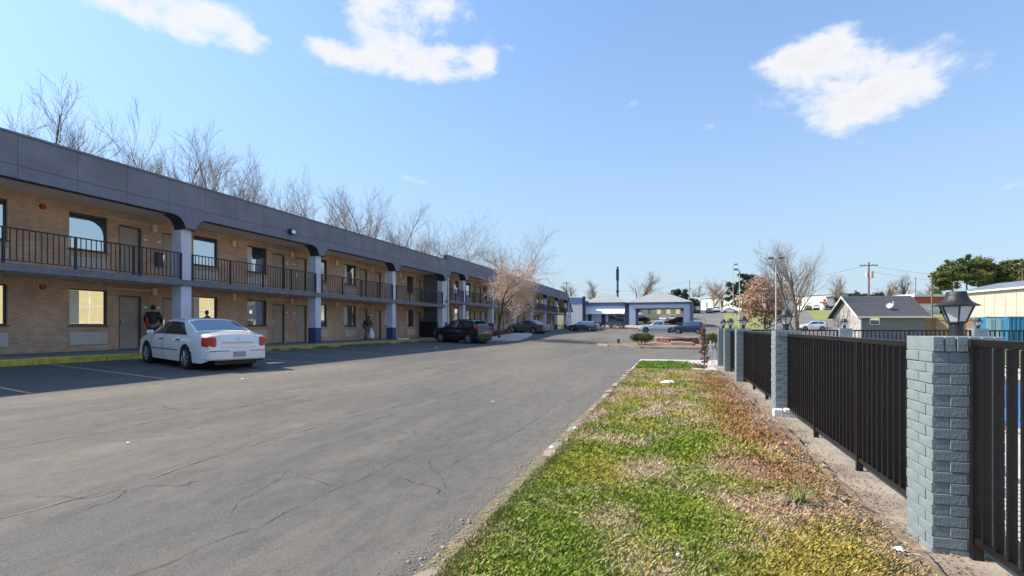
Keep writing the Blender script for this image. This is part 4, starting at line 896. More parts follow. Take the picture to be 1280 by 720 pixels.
# ------------------------------------------------------------------ cars
def paint(name,c,metal=.0): return mat(name,c,.30,.03,3,coat=1,metal=metal,spec=.25)
M['tyre']=mat('tyre_rubber',(.018,.018,.018),.85,.15,30); M['rim']=mat('alloy_rim',(.42,.42,.43),.35,.08,12,metal=.8); M['trim']=mat('black_plastic_trim',(.02,.02,.022),.55,.1,20)
M['tail']=mat('red_tail_lens',(.45,.015,.012),.15,.1,20,coat=1); M['head']=mat('headlamp_lens',(.5,.52,.54),.1,.1,20,coat=1); M['plate']=mat('licence_plate',(.36,.32,.36),.5,.15,40)
M['interior']=mat('dark_interior',(.015,.015,.016),.9,.1,10)
TYPES={
 'sedan':dict(L=4.82,W=1.82,rw=.325,xf=1.50,xr=-1.22,belt=(.90,.95),gw=.745,
   prof=[(-2.41,.62),(-2.38,.90),(-2.30,.985),(-1.72,1.05),(-1.62,1.07),(-.80,1.395),(-.35,1.425),(.15,1.425),(.42,1.395),(1.22,1.00),(1.35,.965),(2.10,.82),(2.33,.70),(2.41,.52)],
   side=[(-1.28,.28,-.72,.12),(.33,1.08,.17,.48)],wind=(.48,1.19),rear=(-1.57,-.84)),
 'hatch':dict(L=4.25,W=1.78,rw=.345,xf=1.28,xr=-1.28,belt=(1.0,1.12),gw=.76,
   prof=[(-2.12,.70),(-2.09,1.02),(-1.98,1.20),(-1.62,1.57),(-1.45,1.62),(-.6,1.66),(.0,1.65),(.32,1.60),(1.02,1.14),(1.15,1.10),(1.85,.97),(2.05,.80),(2.12,.6)],
   side=[(-1.62,-.72,-1.42,-.72),(-.66,.92,-.66,.25)],wind=(.38,1.0),rear=(-1.95,-1.66)),
 'wagon':dict(L=4.65,W=1.80,rw=.32,xf=1.40,xr=-1.3,belt=(.90,.98),gw=.76,
   prof=[(-2.32,.62),(-2.29,.93),(-2.2,1.05),(-1.85,1.38),(-1.6,1.44),(-.5,1.49),(.1,1.48),(.4,1.43),(1.12,1.0),(1.25,.97),(2.02,.84),(2.25,.7),(2.32,.52)],
   side=[(-1.95,-1.05,-1.7,-1.05),(-.98,1.0,-.98,.32)],wind=(.46,1.1),rear=(-2.17,-1.88)),
 'pickup':dict(L=5.75,W=1.95,rw=.38,xf=1.85,xr=-1.75,belt=(1.14,1.14),gw=.80,
   prof=[(-2.87,.7),(-2.86,1.18),(-.85,1.18),(-.80,1.2),(-.66,1.74),(-.3,1.80),(.3,1.79),(.5,1.74),(1.12,1.24),(1.25,1.20),(2.55,1.10),(2.8,.98),(2.87,.75)],
   side=[(-.62,.12,-.55,.12),(.2,.98,.2,.5)],wind=(.56,1.09),rear=(-.79,-.68)),
 'van':dict(L=4.9,W=1.95,rw=.34,xf=1.5,xr=-1.4,belt=(1.05,1.1),gw=.84,
   prof=[(-2.45,.7),(-2.43,1.2),(-2.3,1.75),(-2.1,1.85),(.6,1.86),(.9,1.8),(1.6,1.15),(1.75,1.08),(2.25,.92),(2.45,.6)],
   side=[(-2.1,-.5,-2.05,-.5),(-.4,1.35,-.4,.82)],wind=(.98,1.57),rear=(-2.41,-2.33))}
def car(kind,X,Y,az,pm,name,label,group=None,cat='car',detail=2,zoff=0,plate=True):
    T=TYPES[kind]; L_,W_=T['L'],T['W']; rw=T['rw']; th=R(90-az)
    fx,fy=math.cos(th),math.sin(th); zf=h(X+fx*1.3,Y+fy*1.3); zr=h(X-fx*1.3,Y-fy*1.3)
    r=root(name,(X,Y,(zf+zr)/2+zoff),label,cat,group,th); r.rotation_euler=(0,-math.atan2(zf-zr,2.6),th)
    px=[p[0] for p in T['prof']]; pz=[p[1] for p in T['prof']]
    top=lambda x: float(np.interp(x,px,pz)); belt=lambda x: float(np.interp(x,[-L_/2,L_/2],[T['belt'][1],T['belt'][0]]))
    ra=rw+.065
    def zb(x):
        z=.21+.10*max(0,(abs(x)-L_/2+.35)/.35)
        for xw in (T['xf'],T['xr']):
            d=abs(x-xw)
            if d<ra: z=max(z,rw-.02+math.sqrt(ra*ra-d*d))
        return z
    def wd(x):
        e=max(0,(abs(x)-(L_/2-.75))/.75); return W_/2*(1-.045*(abs(x)/(L_/2))**2)*(1-.14*e**2.6)
    def ring(x):
        w=wd(x); t=top(x); bz=min(belt(x),t-.05); z0=zb(x); g=min(1,max(0,(t-bz-.05)/.32)); hw=w*(.90*(1-g)+T['gw']*g) ; 
        zm=max(z0+.02,min(.50,bz-.25)); zh=max(zm+.02,bz-.16)
        return [(w*.965,z0),(w*.998,zm),(w,zh),(w*.965,bz),(hw,t-.018-.035*g),(hw*.6,t+.0),(0,t+.012)]
    xs=sorted(set([round(v,3) for v in np.linspace(-L_/2,L_/2,58 if detail>1 else 26)]+[p for p in px]+[round(xw+s*ra*c,3) for xw in (T['xf'],T['xr']) for s in (-1,1) for c in (1.0,.97,.85,.6,.3)]))
    V=[];Fc=[];n=7
    for x in xs:
        rg=ring(x); V+=[(x,y,z) for y,z in rg]+[(x,-y,z) for y,z in rg[-2::-1]]
    m=13
    for i in range(len(xs)-1):
        for k in range(m-1): Fc.append((i*m+k,(i+1)*m+k,(i+1)*m+k+1,i*m+k+1))
    Fc.append(tuple(range(m))); Fc.append(tuple((len(xs)-1)*m+k for k in range(m))[::-1])
    MB().add(V,Fc).build('body',pm,r,smooth=38)
    b=MB().box(-L_/2+.12,L_/2-.12,-W_/2*.62,W_/2*.62,.17,.60); b.build('underbody','trim',r)
    for xw in (T['xf'],T['xr']):
        MB().tube((xw,-W_/2+.03,rw),(xw,W_/2-.03,rw),ra-.01,n=20).build('wheel_well','interior',r)
    def quad(f,u0,u1,v0,v1,nu,nv): 
        vs=[];fs=[]
        for i in range(nu+1):
            for j in range(nv+1): vs.append(f(u0+(u1-u0)*i/nu,v0+(v1-v0)*j/nv))
        for i in range(nu):
            for j in range(nv): a=i*(nv+1)+j; fs.append((a,a+1,a+nv+2,a+nv+1))
        return vs,fs
    for s in (1,-1):
        for (a0,a1,c0,c1) in T['side']:
            def f(u,v):
                x=(a0*(1-u)+a1*u)*(1-v)+(c0*(1-u)+c1*u)*v; rg=ring(x); q=.07+.80*v
                y=rg[3][0]*(1-q)+rg[4][0]*q; z=rg[3][1]*(1-q)+rg[4][1]*q; return (x,s*(y+.009),z+.004)
            vs,fs=quad(f,0,1,0,1,8,2); MB().add(vs,fs).build('side_window','carglass',r)
    for nm,(xa,xb) in (('windscreen',T['wind']),('rear_window',T['rear'])):
        def f(u,v):
            x=xa+(xb-xa)*u; rg=ring(x); yy=(v*2-1); hw=rg[4][0]*.93; y=abs(yy)*hw; z=float(np.interp(y,[rg[6][0],rg[5][0],rg[4][0]],[rg[6][1],rg[5][1],rg[4][1]])); sg=-1 if nm=='rear_window' else 1
            return (x+sg*.008,yy*hw,z+.009)
        vs,fs=quad(f,0.04,.96,0,1,5,10); MB().add(vs,fs).build(nm,'carglass',r,smooth=True)
    for xw in (T['xf'],T['xr']):
        for s in (1,-1):
            yc=s*(W_/2-.115); t=MB(); pr=[(rw*.66,-.10),(rw*.93,-.105),(rw,-.075),(rw,.075),(rw*.93,.105),(rw*.66,.10)]
            t.lathe(pr,n=24,cap=False); t.v=[(x_+xw,z_+yc,y_+rw) for x_,y_,z_ in t.v]; w=t.build('wheel','tyre',r,smooth=50)
            q=MB(); yo=yc+s*.075; q.tube((xw,yo-s*.06,rw),(xw,yo-s*.02,rw),rw*.66,n=20)
            q.build('wheel_disc','interior',w); q=MB()
            for k in range(7 if detail>1 else 5):
                a=2*PI*k/(7 if detail>1 else 5)+.2; q.tube((xw,yo+s*.012,rw),(xw+math.cos(a)*rw*.6,yo+s*.004,rw+math.sin(a)*rw*.6),.036,.026,6)
            q.tube((xw,yo-s*.02,rw),(xw,yo+s*.028,rw),.06,n=12)
            for k in range(24):
                a=2*PI*k/24;a2=2*PI*(k+1)/24; q.tube((xw+math.cos(a)*rw*.64,yo+s*.005,rw+math.sin(a)*rw*.64),(xw+math.cos(a2)*rw*.64,yo+s*.005,rw+math.sin(a2)*rw*.64),.022,n=5,cap=False)
            q.build('rim','rim',w,smooth=50)
    xb=-L_/2; hl=.78 if kind!='pickup' else .95
    for s in (1,-1):
        w=wd(xb+.12)
        if kind in('hatch','van'): z0,z1,yi=.95,1.18,.62
        elif kind=='pickup': z0,z1,yi=.72,1.12,.80
        elif kind=='wagon': z0,z1,yi=.78,1.0,.60
        else: z0,z1,yi=.665,.93,.585
        P=[(xb-.012,yi),(xb-.012,w-.10),(xb+.06,w+.006),(xb+.30,wd(xb+.3)+.008),(xb+.30,wd(xb+.3)-.1),(xb+.05,yi)]
        MB().prism([(a_,s*b_) for a_,b_ in P],'z',z0,z1).build('taillight','tail',r,bevel=.02)
        zt=hl-.08; xf_=L_/2; w2=wd(xf_-.15)
        P=[(xf_-.02,.50),(xf_+.012,.55),(xf_-.04,w2-.06),(xf_-.30,wd(xf_-.3)+.006),(xf_-.33,wd(xf_-.3)-.12)]
        MB().prism([(a_,s*b_) for a_,b_ in P],'z',zt-.13,zt+.02).build('headlight','head',r,bevel=.012)
        xm=(T['side'][-1][1])-.06; MB().box(xm-.10,xm+.02,s*(W_/2-.03),s*(W_/2+.15),belt(xm)+.00,belt(xm)+.13).build('mirror',pm,r,bevel=.03)
        for xd in ((-.78,.36) if kind!='pickup' else (.0,)):
            MB().box(xd-.10,xd+.10,s*(W_/2-.02),s*(W_/2+.022),belt(xd)-.13,belt(xd)-.10).build('door_handle','trim' if detail>1 else pm,r,bevel=.008)
        if detail>1:
            b=MB(); sx=(-.92,.22,1.15) if kind in('sedan',) else (-.98,.05,1.02)
            for x0 in sx:
                for k in range(6):
                    def P_(t): 
                        rg=ring(x0); z=rg[0][1]+(belt(x0)-.03-rg[0][1])*t; y=float(np.interp(z,[q_[1] for q_ in rg[:4]],[q_[0] for q_ in rg[:4]])); return (x0+(.05*(1-t)),s*(y+.0),z)
                    b.tube(P_(k/6),P_((k+1)/6),.0045,n=4)
            b.build('door_seam','trim',r)
            b=MB()
            n2=14
            for k in range(n2):
                xa=T['xr']+ra+.04+(T['xf']-T['xr']-2*ra-.08)*k/n2; xc=T['xr']+ra+.04+(T['xf']-T['xr']-2*ra-.08)*(k+1)/n2
                b.tube((xa,s*(wd(xa)+.0),.52),(xc,s*(wd(xc)+.0),.52),.012,n=5)
            b.build('side_moulding','trim',r)
    w=wd(xb+.05)
    bp=[(xb-.055,-w*.80),(xb-.06,0),(xb-.055,w*.80),(xb+.02,w+.01),(xb+.28,wd(xb+.28)+.012),(xb+.28,-wd(xb+.28)-.012),(xb+.02,-w-.01)]
    bm_='trim' if kind=='hatch' else pm
    MB().prism(bp,'z',.30,.60).build('rear_bumper',bm_ if kind!='pickup' else 'chrome',r,bevel=.035)
    bp=[(-a_,b_) for a_,b_ in bp]; MB().prism(bp,'z',.25,.52).build('front_bumper',bm_ if kind!='pickup' else 'chrome',r,bevel=.035)
    MB().box(L_/2-.02,L_/2+.01,-.45,.45,hl-.20,hl-.08).build('grille','trim',r,bevel=.01)
    if plate:
        zp=.46 if kind=='sedan' else .78
        MB().box(xb-(.075 if kind=='sedan' else .03),xb-(.055 if kind=='sedan' else .0),-.17,.17,zp-.07,zp+.07).build('licence_plate','plate',r,bevel=.004)
    if kind=='sedan':
        MB().box(xb-.028,xb+.02,-.42,.42,.775,.80).build('boot_garnish','chrome',r,bevel=.006)
        b=MB()
        for k in range(14):
            a=2*PI*k/14;a2=2*PI*(k+1)/14; b.tube((xb-.012+.03,math.cos(a)*.055,.885+math.sin(a)*.03),(xb-.012+.03,math.cos(a2)*.055,.885+math.sin(a2)*.03),.006,n=5)
        b.build('oval_badge','chrome',r)
        b=MB()
        for s in (1,-1): b.tube((xb+.02,s*.50,.62),(xb+.05,s*.50,.965),.004,n=4); b.tube((xb+.06,s*.62,1.0),(-1.72,s*.68,1.062),.004,n=4)
        b.tube((xb-.0,-.5,.64),(xb-.0,.5,.64),.005,n=4); b.build('boot_seam','trim',r)
        b=MB().box(xb-.062,xb-.05,-.78,-.28,.545,.56).box(xb-.062,xb-.05,.28,.78,.545,.56); b.build('bumper_strip','trim',r)
    if kind=='pickup':
        b=MB().box(-2.78,-.95,-.80,.80,1.12,1.186); b.build('bed_floor','interior',r)
        MB().box(-2.6,2.0,W_/2-.02,W_/2+.004,.42,.47).build('side_moulding','trim',r)
    if kind in('hatch','wagon'):
        b=MB(); 
        for s in (1,-1): b.tube((-1.4,s*.62,top(-1.2)+.03),(.1,s*.62,top(0)+.03),.016,n=6)
        b.build('roof_rail','trim' if kind=='hatch' else 'chrome',r)
        MB().box(xb+.28,xb+.50,-.58,.58,top(xb+.52)-.0,top(xb+.52)+.03).build('spoiler',pm,r,bevel=.012)
    return r
M['pwhite']=paint('pearl_white_paint',(.83,.81,.79)); M['pblack']=paint('black_paint',(.012,.012,.016)); M['pgrey']=paint('dark_silver_paint',(.13,.135,.14),.3); M['pteal']=paint('grey_blue_paint',(.07,.12,.16),.3); M['psilver']=paint('silver_white_paint',(.60,.61,.62),.1); M['pblue']=paint('dark_blue_paint',(.012,.035,.07)); M['pw2']=paint('plain_white_paint',(.75,.75,.75)); M['pred']=paint('dark_red_paint',(.12,.02,.02))
car('sedan',-13.82,12.32,-71.0,'pwhite','parked_car','white four door sedan parked nose in below the motel balcony')
car('hatch',-14.45,34.45,-72,'pblack','parked_car','black hatchback parked nose in near the wing joint')
car('sedan',-14.9,54.0,-70,'pgrey','parked_car','dark silver sedan parked beyond the weeping tree')
X,Y=atZ(729,76); car('wagon',X,Y,-78,'pteal','parked_car','grey blue station wagon parked at the far end of the motel',detail=1)
X,Y=atZ(823,78); car('pickup',X,Y,-94,'psilver','pickup_truck','silver pickup truck parked in front of the canopy',cat='truck',detail=1)
X,Y=atZ(861,71); car('hatch',X,Y,-80,'pblue','parked_car','dark blue car parked right of the silver pickup',detail=1)
X,Y=atZ(1016,90); car('hatch',X,Y,-88,'pw2','parked_car','white car on the slope behind the rear fence',detail=1)
fc='cars parked by the white building on the hill'
for i,(px,z,az,kind,pm,lb) in enumerate(((912,152,95,'sedan','psilver','silver sedan alone left of the oak on the hill'),(869,150,20,'van','pblue','dark van at the left end of the hill lot'),(887,152,10,'sedan','pgrey','small dark car at the hill lot doorway'),(897,156,15,'hatch','psilver','pale car just left of the silver sedan on the hill'),
        (1020,160,8,'hatch','pw2','white car facing down on the right hill lot'),(1034,160,5,'pickup','pblack','black truck beneath the brown awning'),(1044,160,5,'sedan','pblue','dark car right of the brown awning'),(1010,160,5,'sedan','pgrey','grey car left on the right hill lot'))):
    X,Y=atZ(px,z); car(kind,X,Y,az,pm,'parked_car' if kind!='van' else 'parked_van',lb,fc,detail=1,plate=False,cat='car' if kind!='van' else 'van')
for i,(px,z,az,kind,pm,lb) in enumerate(((799,114,-85,'sedan','pblack','dark car seen through the canopy opening'),(830,113,5,'sedan','pw2','white car seen through the canopy, left of two'),(841,113,5,'hatch','psilver','pale car seen through the canopy, right of two'),(850,109,-80,'sedan','pblack','black car under the right side of the canopy'))):
    X,Y=atZ(px,z); car(kind,X,Y,az,pm,'parked_car',lb,'cars beyond the canopy',detail=1,plate=False)
# ------------------------------------------------------------------ people
def skin(name,pts,edges,m,parent,root_i=0,sub=1):
    me=bpy.data.meshes.new(name); me.from_pydata([p[:3] for p in pts],edges,[]); me.materials.append(M[m] if isinstance(m,str) else m)
    o=bpy.data.objects.new(name,me); link(o,parent); md=o.modifiers.new('skin','SKIN'); md.use_smooth_shade=True
    for i,p in enumerate(pts):
        sv=me.skin_vertices[0].data[i]; sv.radius=(p[3],p[4] if len(p)>4 else p[3]); sv.use_root=(i==root_i)
    s=o.modifiers.new('sub','SUBSURF'); s.levels=sub; s.render_levels=sub; return o
M['skin']=mat('skin',(.36,.20,.14),.55,.05,8); M['skindk']=mat('dark_skin',(.12,.065,.045),.55,.05,8); M['jacket']=mat('black_puffer_jacket',(.022,.028,.034),.6,.2,14,.3,30); M['jeans']=mat('blue_jeans',(.045,.075,.17),.85,.15,20); M['hair']=mat('black_hair',(.012,.01,.009),.7,.2,40); M['redbag']=mat('red_cloth',(.40,.03,.03),.8,.1,10); M['trk']=mat('grey_trousers',(.16,.13,.13),.85,.1,12); M['bagw']=mat('white_plastic_sack',(.72,.72,.76),.55,.06,10); M['tshirt']=mat('pinkish_shirt',(.35,.24,.22),.8,.1,12); M['shoe']=mat('dark_shoe',(.03,.025,.025),.7,.1,10)
def person(X,Y,z,az,Ht,label,jm,tm,skinm='skin',pose='stand',hairm='hair'):
    r=root('person',(X,Y,z),label,'person',rz=R(90-az)); k=Ht/1.75
    # local: +x forward, +y left
    lean=.16 if pose=='bend' else .03
    def P(x,y,zz,a,b=None):
        x=x+lean*max(0,zz-.95)/.6*(.6 if zz<1.4 else 1.0); return (x*k,y*k,zz*k,a*k,(b or a)*k)
    hy=.20
    hands={'stand':((.22,.26,1.02),(.24,-.24,1.04)),'bend':((.28,.22,.98),(.05,-.30,.86)),'hold':((.20,.16,1.15),(.22,-.15,1.12))}[pose]
    pts=[P(0,0,.95,.13,.15),P(0,0,1.15,.12,.15),P(0,0,1.36,.12,.17),P(0,0,1.47,.06,.07),P(.02,0,1.55,.055),P(.035,0,1.63,.078,.072),P(.03,0,1.71,.062,.06)]
    ed=[(0,1),(1,2),(2,3),(3,4),(4,5),(5,6)]
    def chain(base,seq):
        pr=base
        for q in seq: pts.append(P(*q)); ed.append((pr,len(pts)-1)); pr=len(pts)-1
        return pr
    wr=[]
    for s,hd in ((1,hands[0]),(-1,hands[1])):
        el=((hd[0]-.12)*.5-.02,s*.27,1.17); e=chain(2,[(0,s*.19,1.41,.058),(el[0],el[1],el[2],.045),(hd[0]*.85,hd[1],hd[2]+.02,.032),(hd[0]+.04,hd[1],hd[2]-.01,.028,.036)])
        wr.append(e)
        for j,(dy,ln) in enumerate(((-.028,.065),(-.010,.078),(.010,.072),(.027,.055))):
            chain(e,[(hd[0]+.075,hd[1]+dy,hd[2]-.025,.009),(hd[0]+.075+ln*.4,hd[1]+dy,hd[2]-.05-ln*.5,.008)])
        chain(e,[(hd[0]+.06,hd[1]-s*.045,hd[2]-.005,.010),(hd[0]+.09,hd[1]-s*.05,hd[2]-.03,.009)])
    for s in (1,-1):
        st=.06*s if pose!='bend' else .14*s
        chain(0,[(0,s*.09,.86,.085),(st*.4,s*.10,.50,.058),(st*.6,s*.11,.28,.05),(st,s*.12,.09,.038),(st+.10,s*.13,.035,.034,.045)])
    skin('body',pts,ed,skinm,r)
    # jacket and trousers follow the same joints
    jp=[pts[0][:3]+(.175*k,.205*k),pts[1][:3]+(.17*k,.205*k),pts[2][:3]+(.16*k,.215*k),pts[3][:3]+(.075*k,.085*k)]; je=[(0,1),(1,2),(2,3)]
    i0=7
    for a in (0,1):
        b0=7+a*14; base=2
        for j,rr in ((0,.09),(1,.075),(2,.06)):
            jp.append(pts[b0+j][:3]+(rr*k,)); je.append((base,len(jp)-1)); base=len(jp)-1
    skin('jacket',jp,je,jm,r)
    n=len(pts)-10; tp=[pts[0][:3]+(.165*k,.19*k)]; te=[]
    for a in (0,1):
        base=0
        for j,rr in ((0,.105),(1,.078),(2,.068),(3,.058)):
            tp.append(pts[n+a*5+j][:3]+(rr*k,)); te.append((base,len(tp)-1)); base=len(tp)-1
    skin('trousers',tp,te,tm,r)
    for a in (0,1):
        p=pts[n+a*5+3]; q=pts[n+a*5+4]; skin('shoe',[(p[0]-.03*k,p[1],.045*k,.045*k),(q[0],q[1],.035*k,.038*k,.05*k),(q[0]+.06*k,q[1],.03*k,.028*k,.042*k)],[(0,1),(1,2)],'shoe',r)
    hp=pts[5]; hd=root_v=Vector(hp[:3])
    b=MB(); b.lathe([(.02,.115),(.05,.105),(.075,.075),(.086,.03),(.084,-.02),(.075,-.06)],n=14,cap=False); b.v=[(hd.x-.016*k+x_*k*1.05,hd.y+y_*k,hd.z+.01+z_*k) for x_,y_,z_ in b.v if True]
    b.f=[f_ for f_ in b.f if not (sum(b.v[i][0] for i in f_)/4>hd.x+.045*k and sum(b.v[i][2] for i in f_)/4<hd.z+.06*k)]
    b.build('hair',hairm,r,smooth=True,fix=False)
    fx_=hd.x+.072*k
    MB().lathe([(.012*k,0),(.010*k,.02*k),(.004*k,.035*k)],(fx_,hd.y,hd.z-.015*k),8).build('nose',skinm,r,smooth=True)
    for s in (1,-1):
        MB().box(fx_-.008*k,fx_+.002*k,hd.y+s*.03*k-.012*k,hd.y+s*.03*k+.012*k,hd.z+.015*k,hd.z+.024*k).build('eye','hair',r)
        MB().lathe([(.006*k,-.02*k),(.014*k,0),(.006*k,.024*k)],(hd.x-.005*k,hd.y+s*.076*k,hd.z),8).build('ear',skinm,r,smooth=True)
    MB().box(fx_-.010*k,fx_-.001*k,hd.y-.022*k,hd.y+.022*k,hd.z-.047*k,hd.z-.041*k).build('mouth','redbag',r)
    return r,k
Y=atX(191,-19.85); person(-19.85,Y,FL,-40,1.74,'person in a black jacket and blue jeans at a room door beside the first column','jacket','jeans','skin')
b=MB(); b.lathe([(.03,.0),(.07,.03),(.09,.16),(.08,.34),(.05,.5),(.03,.52)],n=12); b.v=[(x_*.7,y_*.7,z_*.8) for x_,y_,z_ in b.v]; o=b.build('shoulder_bag','redbag',smooth=True); X2=-19.75; Y2b=atX(184,-19.75); o.location=(X2,Y2b,FL+.85); tag(o,'red cloth bag hanging at the left side of the person in jeans','bag')
Y=atX(459,-19.3); person(-19.3,Y,FL,120,1.60,'person in black jacket and grey trousers at a room door holding a white sack','jacket','trk','skindk','bend')
b=MB(); b.lathe([(.02,.0),(.15,.04),(.20,.2),(.17,.42),(.08,.60),(.035,.75),(.04,.80)],n=14,flute=.06); o=b.build('plastic_sack','bagw',smooth=True); o.location=(-19.1,atX(464,-19.1),FL+.06); tag(o,'white plastic sack held by the person in grey trousers','sack')
Y=atX(260,-19.85); person(-19.85,Y,FL,-160,1.60,'person in a dark jacket whose head shows above the white sedan','jacket','trk','skin','hold')
b=MB(); b.prism([(0,0),(.9,.0),(1.0,.08),(.1,.1)],'x',-17.9,-17.5); o=b.build('white_board','white'); o.location=(0,atX(500,-17.7),FL); tag(o,'small white board lying on the kerb beside the third column','board')
# ------------------------------------------------------------------ raised kerb island by the black hatchback
ipts=[(-17.2,38.4),(-12.6,39.0),(-11.9,40.2),(-12.6,46),(-13.2,49.2),(-17.2,49.5)]
bb=MB().prism(ipts,'z',-.2,.14); bb.v=[(x,y,h(x,y)+z+.02) for x,y,z in bb.v]; structure(bb.build('raised_kerb_island','deck',bevel=.02))
bb=MB().prism([(-17.1,41.5),(-14.8,41.8),(-14.8,48.6),(-17.1,49)],'z',-.1,.19); bb.v=[(x,y,h(x,y)+z) for x,y,z in bb.v]; structure(bb.build('mulch_bed','mulch'))
M['redbush']=leafmat('reddish_low_shrub',(.16,.06,.04),(.25,.12,.08))
for k,(x,y) in enumerate(((-15.0,42.3),(-15.2,44.8),(-15.1,47.0))):
    r=root('low_shrub',(x,y,h(x,y)+.15),['first low reddish shrub behind the black hatchback','second low reddish shrub below the weeping tree','third low reddish shrub near the silver sedan'][k],'shrub','low reddish shrubs under the weeping tree')
    V,Fc=leaf_cloud((0,0,.22),(.5,.6,.18),1500,.04,24,70+k,gap=.2); np_mesh('foliage',V,Fc,'redbush',r); MB().tube((0,0,-.1),(0,0,.3),.03,n=5).build('stem','darkbark',r)
# ------------------------------------------------------------------ motel office and canopy
M['shingle']=mat('grey_shingle_roof',(.30,.31,.30),.9,.12,2,.3,20); M['ltblue']=mat('pale_blue_wall',(.52,.60,.74),.8,.06,3); M['awning']=mat('white_awning',(.80,.80,.78),.7,.04,3); M['blueband']=mat('blue_band',(.17,.25,.42),.8,.08,3)
zo=99.0; xo0,yo=atZ(731,zo); xo1,_=atZ(784,zo); yo=107.6
def colX(px,Y): u=(px-640)/F; return Y*(u*CA-SA)/(CA+u*SA)
def rz_(py,X,Y): return EYE+(HY-py)*(Y*CA-X*SA)/F
x0=colX(731,yo); x1=colX(782,yo); GZ=rz_(406.5,x0,yo); ze=rz_(378.5,x0,yo); zt=rz_(369,x0,yo)
of=root('motel_office',(x0,yo,GZ),'low pale blue motel office with grey hip roof and white awning','building')
def op(b,name,m,par=None,**k): b.off=(x0,yo,GZ); return b.build(name,m,par or of,**k)
zb1=rz_(384.5,x0,yo); zw=rz_(392,x0,yo); zl=rz_(401.5,x0,yo)
op(MB().box(x0,x1,yo,yo+9,GZ-1,ze-.01),'wall','ltblue')
op(MB().box(x0-.05,x1+.05,yo-.06,yo-.002,zb1+.3,ze-.02),'blue_band','blueband')
op(MB().prism([(yo-1.3,zw-.05),(yo-.01,zb1),(yo-.01,zb1-.06),(yo-1.3,zw-.15)],'x',x0+.1,x1-.1),'awning','awning')
op(MB().add([(x0-.5,yo-.5,ze),(x1+.5,yo-.5,ze),(x1+.5,yo+9.5,ze),(x0-.5,yo+9.5,ze),(x0+3.2,yo+4.5,zt+.4),(x1-3.2,yo+4.5,zt+.4)],[(0,1,5,4),(1,2,5),(2,3,4,5),(3,0,4),(3,2,1,0)]),'roof','shingle')
wx=[colX(p_,yo) for p_ in (735,739.5,752,757,760.5,780)]
op(MB().box(wx[0],wx[1],yo-.04,yo-.005,zl,zw),'window','winframe'); d=op(MB().box(wx[2],wx[3],yo-.05,yo-.005,GZ,zw),'door','navydk'); op(MB().box(wx[3]-.25,wx[3]-.15,yo-.1,yo-.05,GZ+1,GZ+1.2),'door_handle','chrome',d)
f=op(MB().box(wx[4],wx[5],yo-.04,yo-.005,zl-.1,zw),'window','winframe')
for k in range(4):
    a=wx[4]+(wx[5]-wx[4])*k/4; op(MB().box(a+.05,a+(wx[5]-wx[4])/4-.05,yo-.055,yo-.041,zl,zw-.1),'pane','glass',f)
op(MB().box(x1+.0,x1+.8,yo-1.4,yo+2,GZ-.5,ze-.05),'end_pier','navydk')
op(MB().box(x0-.02,x1-.02,yo-.03,yo-.001,GZ-.5,GZ+.7),'wall_base','blueband')
# link wall between motel and office
xa,xb_=colX(706,yo),colX(730,yo); lw=root('link_wall',(xa,yo-1.5,GZ),'white stair wall with blue band left of the office','wall')
for nm,m_,q in (('wall','white',(xa,xb_,yo-1.5,yo-1.1,GZ-1,rz_(381,xa,yo))),('blue_band','blueband',(xa,xb_,yo-1.52,yo-1.08,rz_(381,xa,yo)+.003,rz_(373,xa,yo))),('pier','navydk',(xb_+.002,xb_+.5,yo-1.9,yo-1.0,GZ-1,rz_(371.5,xa,yo)))):
    b=MB(); b.off=(xa,yo-1.5,GZ); b.box(*q).build(nm,m_,lw)
b=MB(); b.off=(xa,yo-1.5,GZ); b.add([(xa-6,yo-1.5,rz_(371,xa,yo)),(xb_,yo-1.5,rz_(373,xa,yo)+.01),(xb_,yo+4,rz_(370,xa,yo)),(xa-6,yo+4,rz_(368,xa,yo))],[(0,1,2,3)]); b.add([(x_,y_,z_-.15) for x_,y_,z_ in b.v],[(3,2,1,0)]); b.build('roof','shingle',lw)
# canopy
yc=104.0; c0,c1=colX(786.5,yc),colX(862.5,yc); GC=rz_(406.5,c0,yc); zce=rz_(378.3,c0,yc); zcb=rz_(386.5,c0,yc); zct=rz_(366.5,c0,yc)
cn=root('entrance_canopy',(c0,yc,GC),'drive through entrance canopy with hip roof and arched blue beam','canopy')
def cp(b,name,m,par=None,**k): b.off=(c0,yc,GC); return b.build(name,m,par or cn,**k)
cp(MB().add([(c0-.7,yc-.6,zce),(c1+.5,yc-.6,zce),(c1+.5,yc+9.6,zce),(c0-.7,yc+9.6,zce),((c0+c1)/2-.3,yc+4.5,zct+.55),((c0+c1)/2+.3,yc+4.5,zct+.55)],[(0,1,5,4),(1,2,5),(2,3,4,5),(3,0,4),(3,2,1,0)]),'roof','shingle')
for (y0_,nm) in ((yc,'front'),(yc+8.6,'rear')):
    i0_,i1_=colX(795,yc),colX(856,yc)
    cp(MB().box(c0,c1,y0_,y0_+.4,zcb+.15,zce-.01),'beam','ltblue'); cp(MB().box(c0-.02,c1+.02,y0_-.03,y0_+.43,zce-.45,zce-.012),'beam_band','blueband')
    cp(MB().box(c0,c0+1.2,y0_,y0_+.4,GC-.6,zcb+.148),'column','ltblue'); cp(MB().box(c1-1.15,c1,y0_,y0_+.4,GC-.6,zcb+.148),'column','ltblue')
    for s,xe in ((1,c0+1.2),(-1,c1-1.15)):
        pts=[(xe,zcb+.149),(xe,zcb-.7)]+[(xe+s*.8*(1-math.cos(t)),zcb-.7+.849*math.sin(t)) for t in np.linspace(.1,PI/2,6)]
        cp(MB().prism(pts,'y',y0_+.01,y0_+.39),'bracket','navydk')
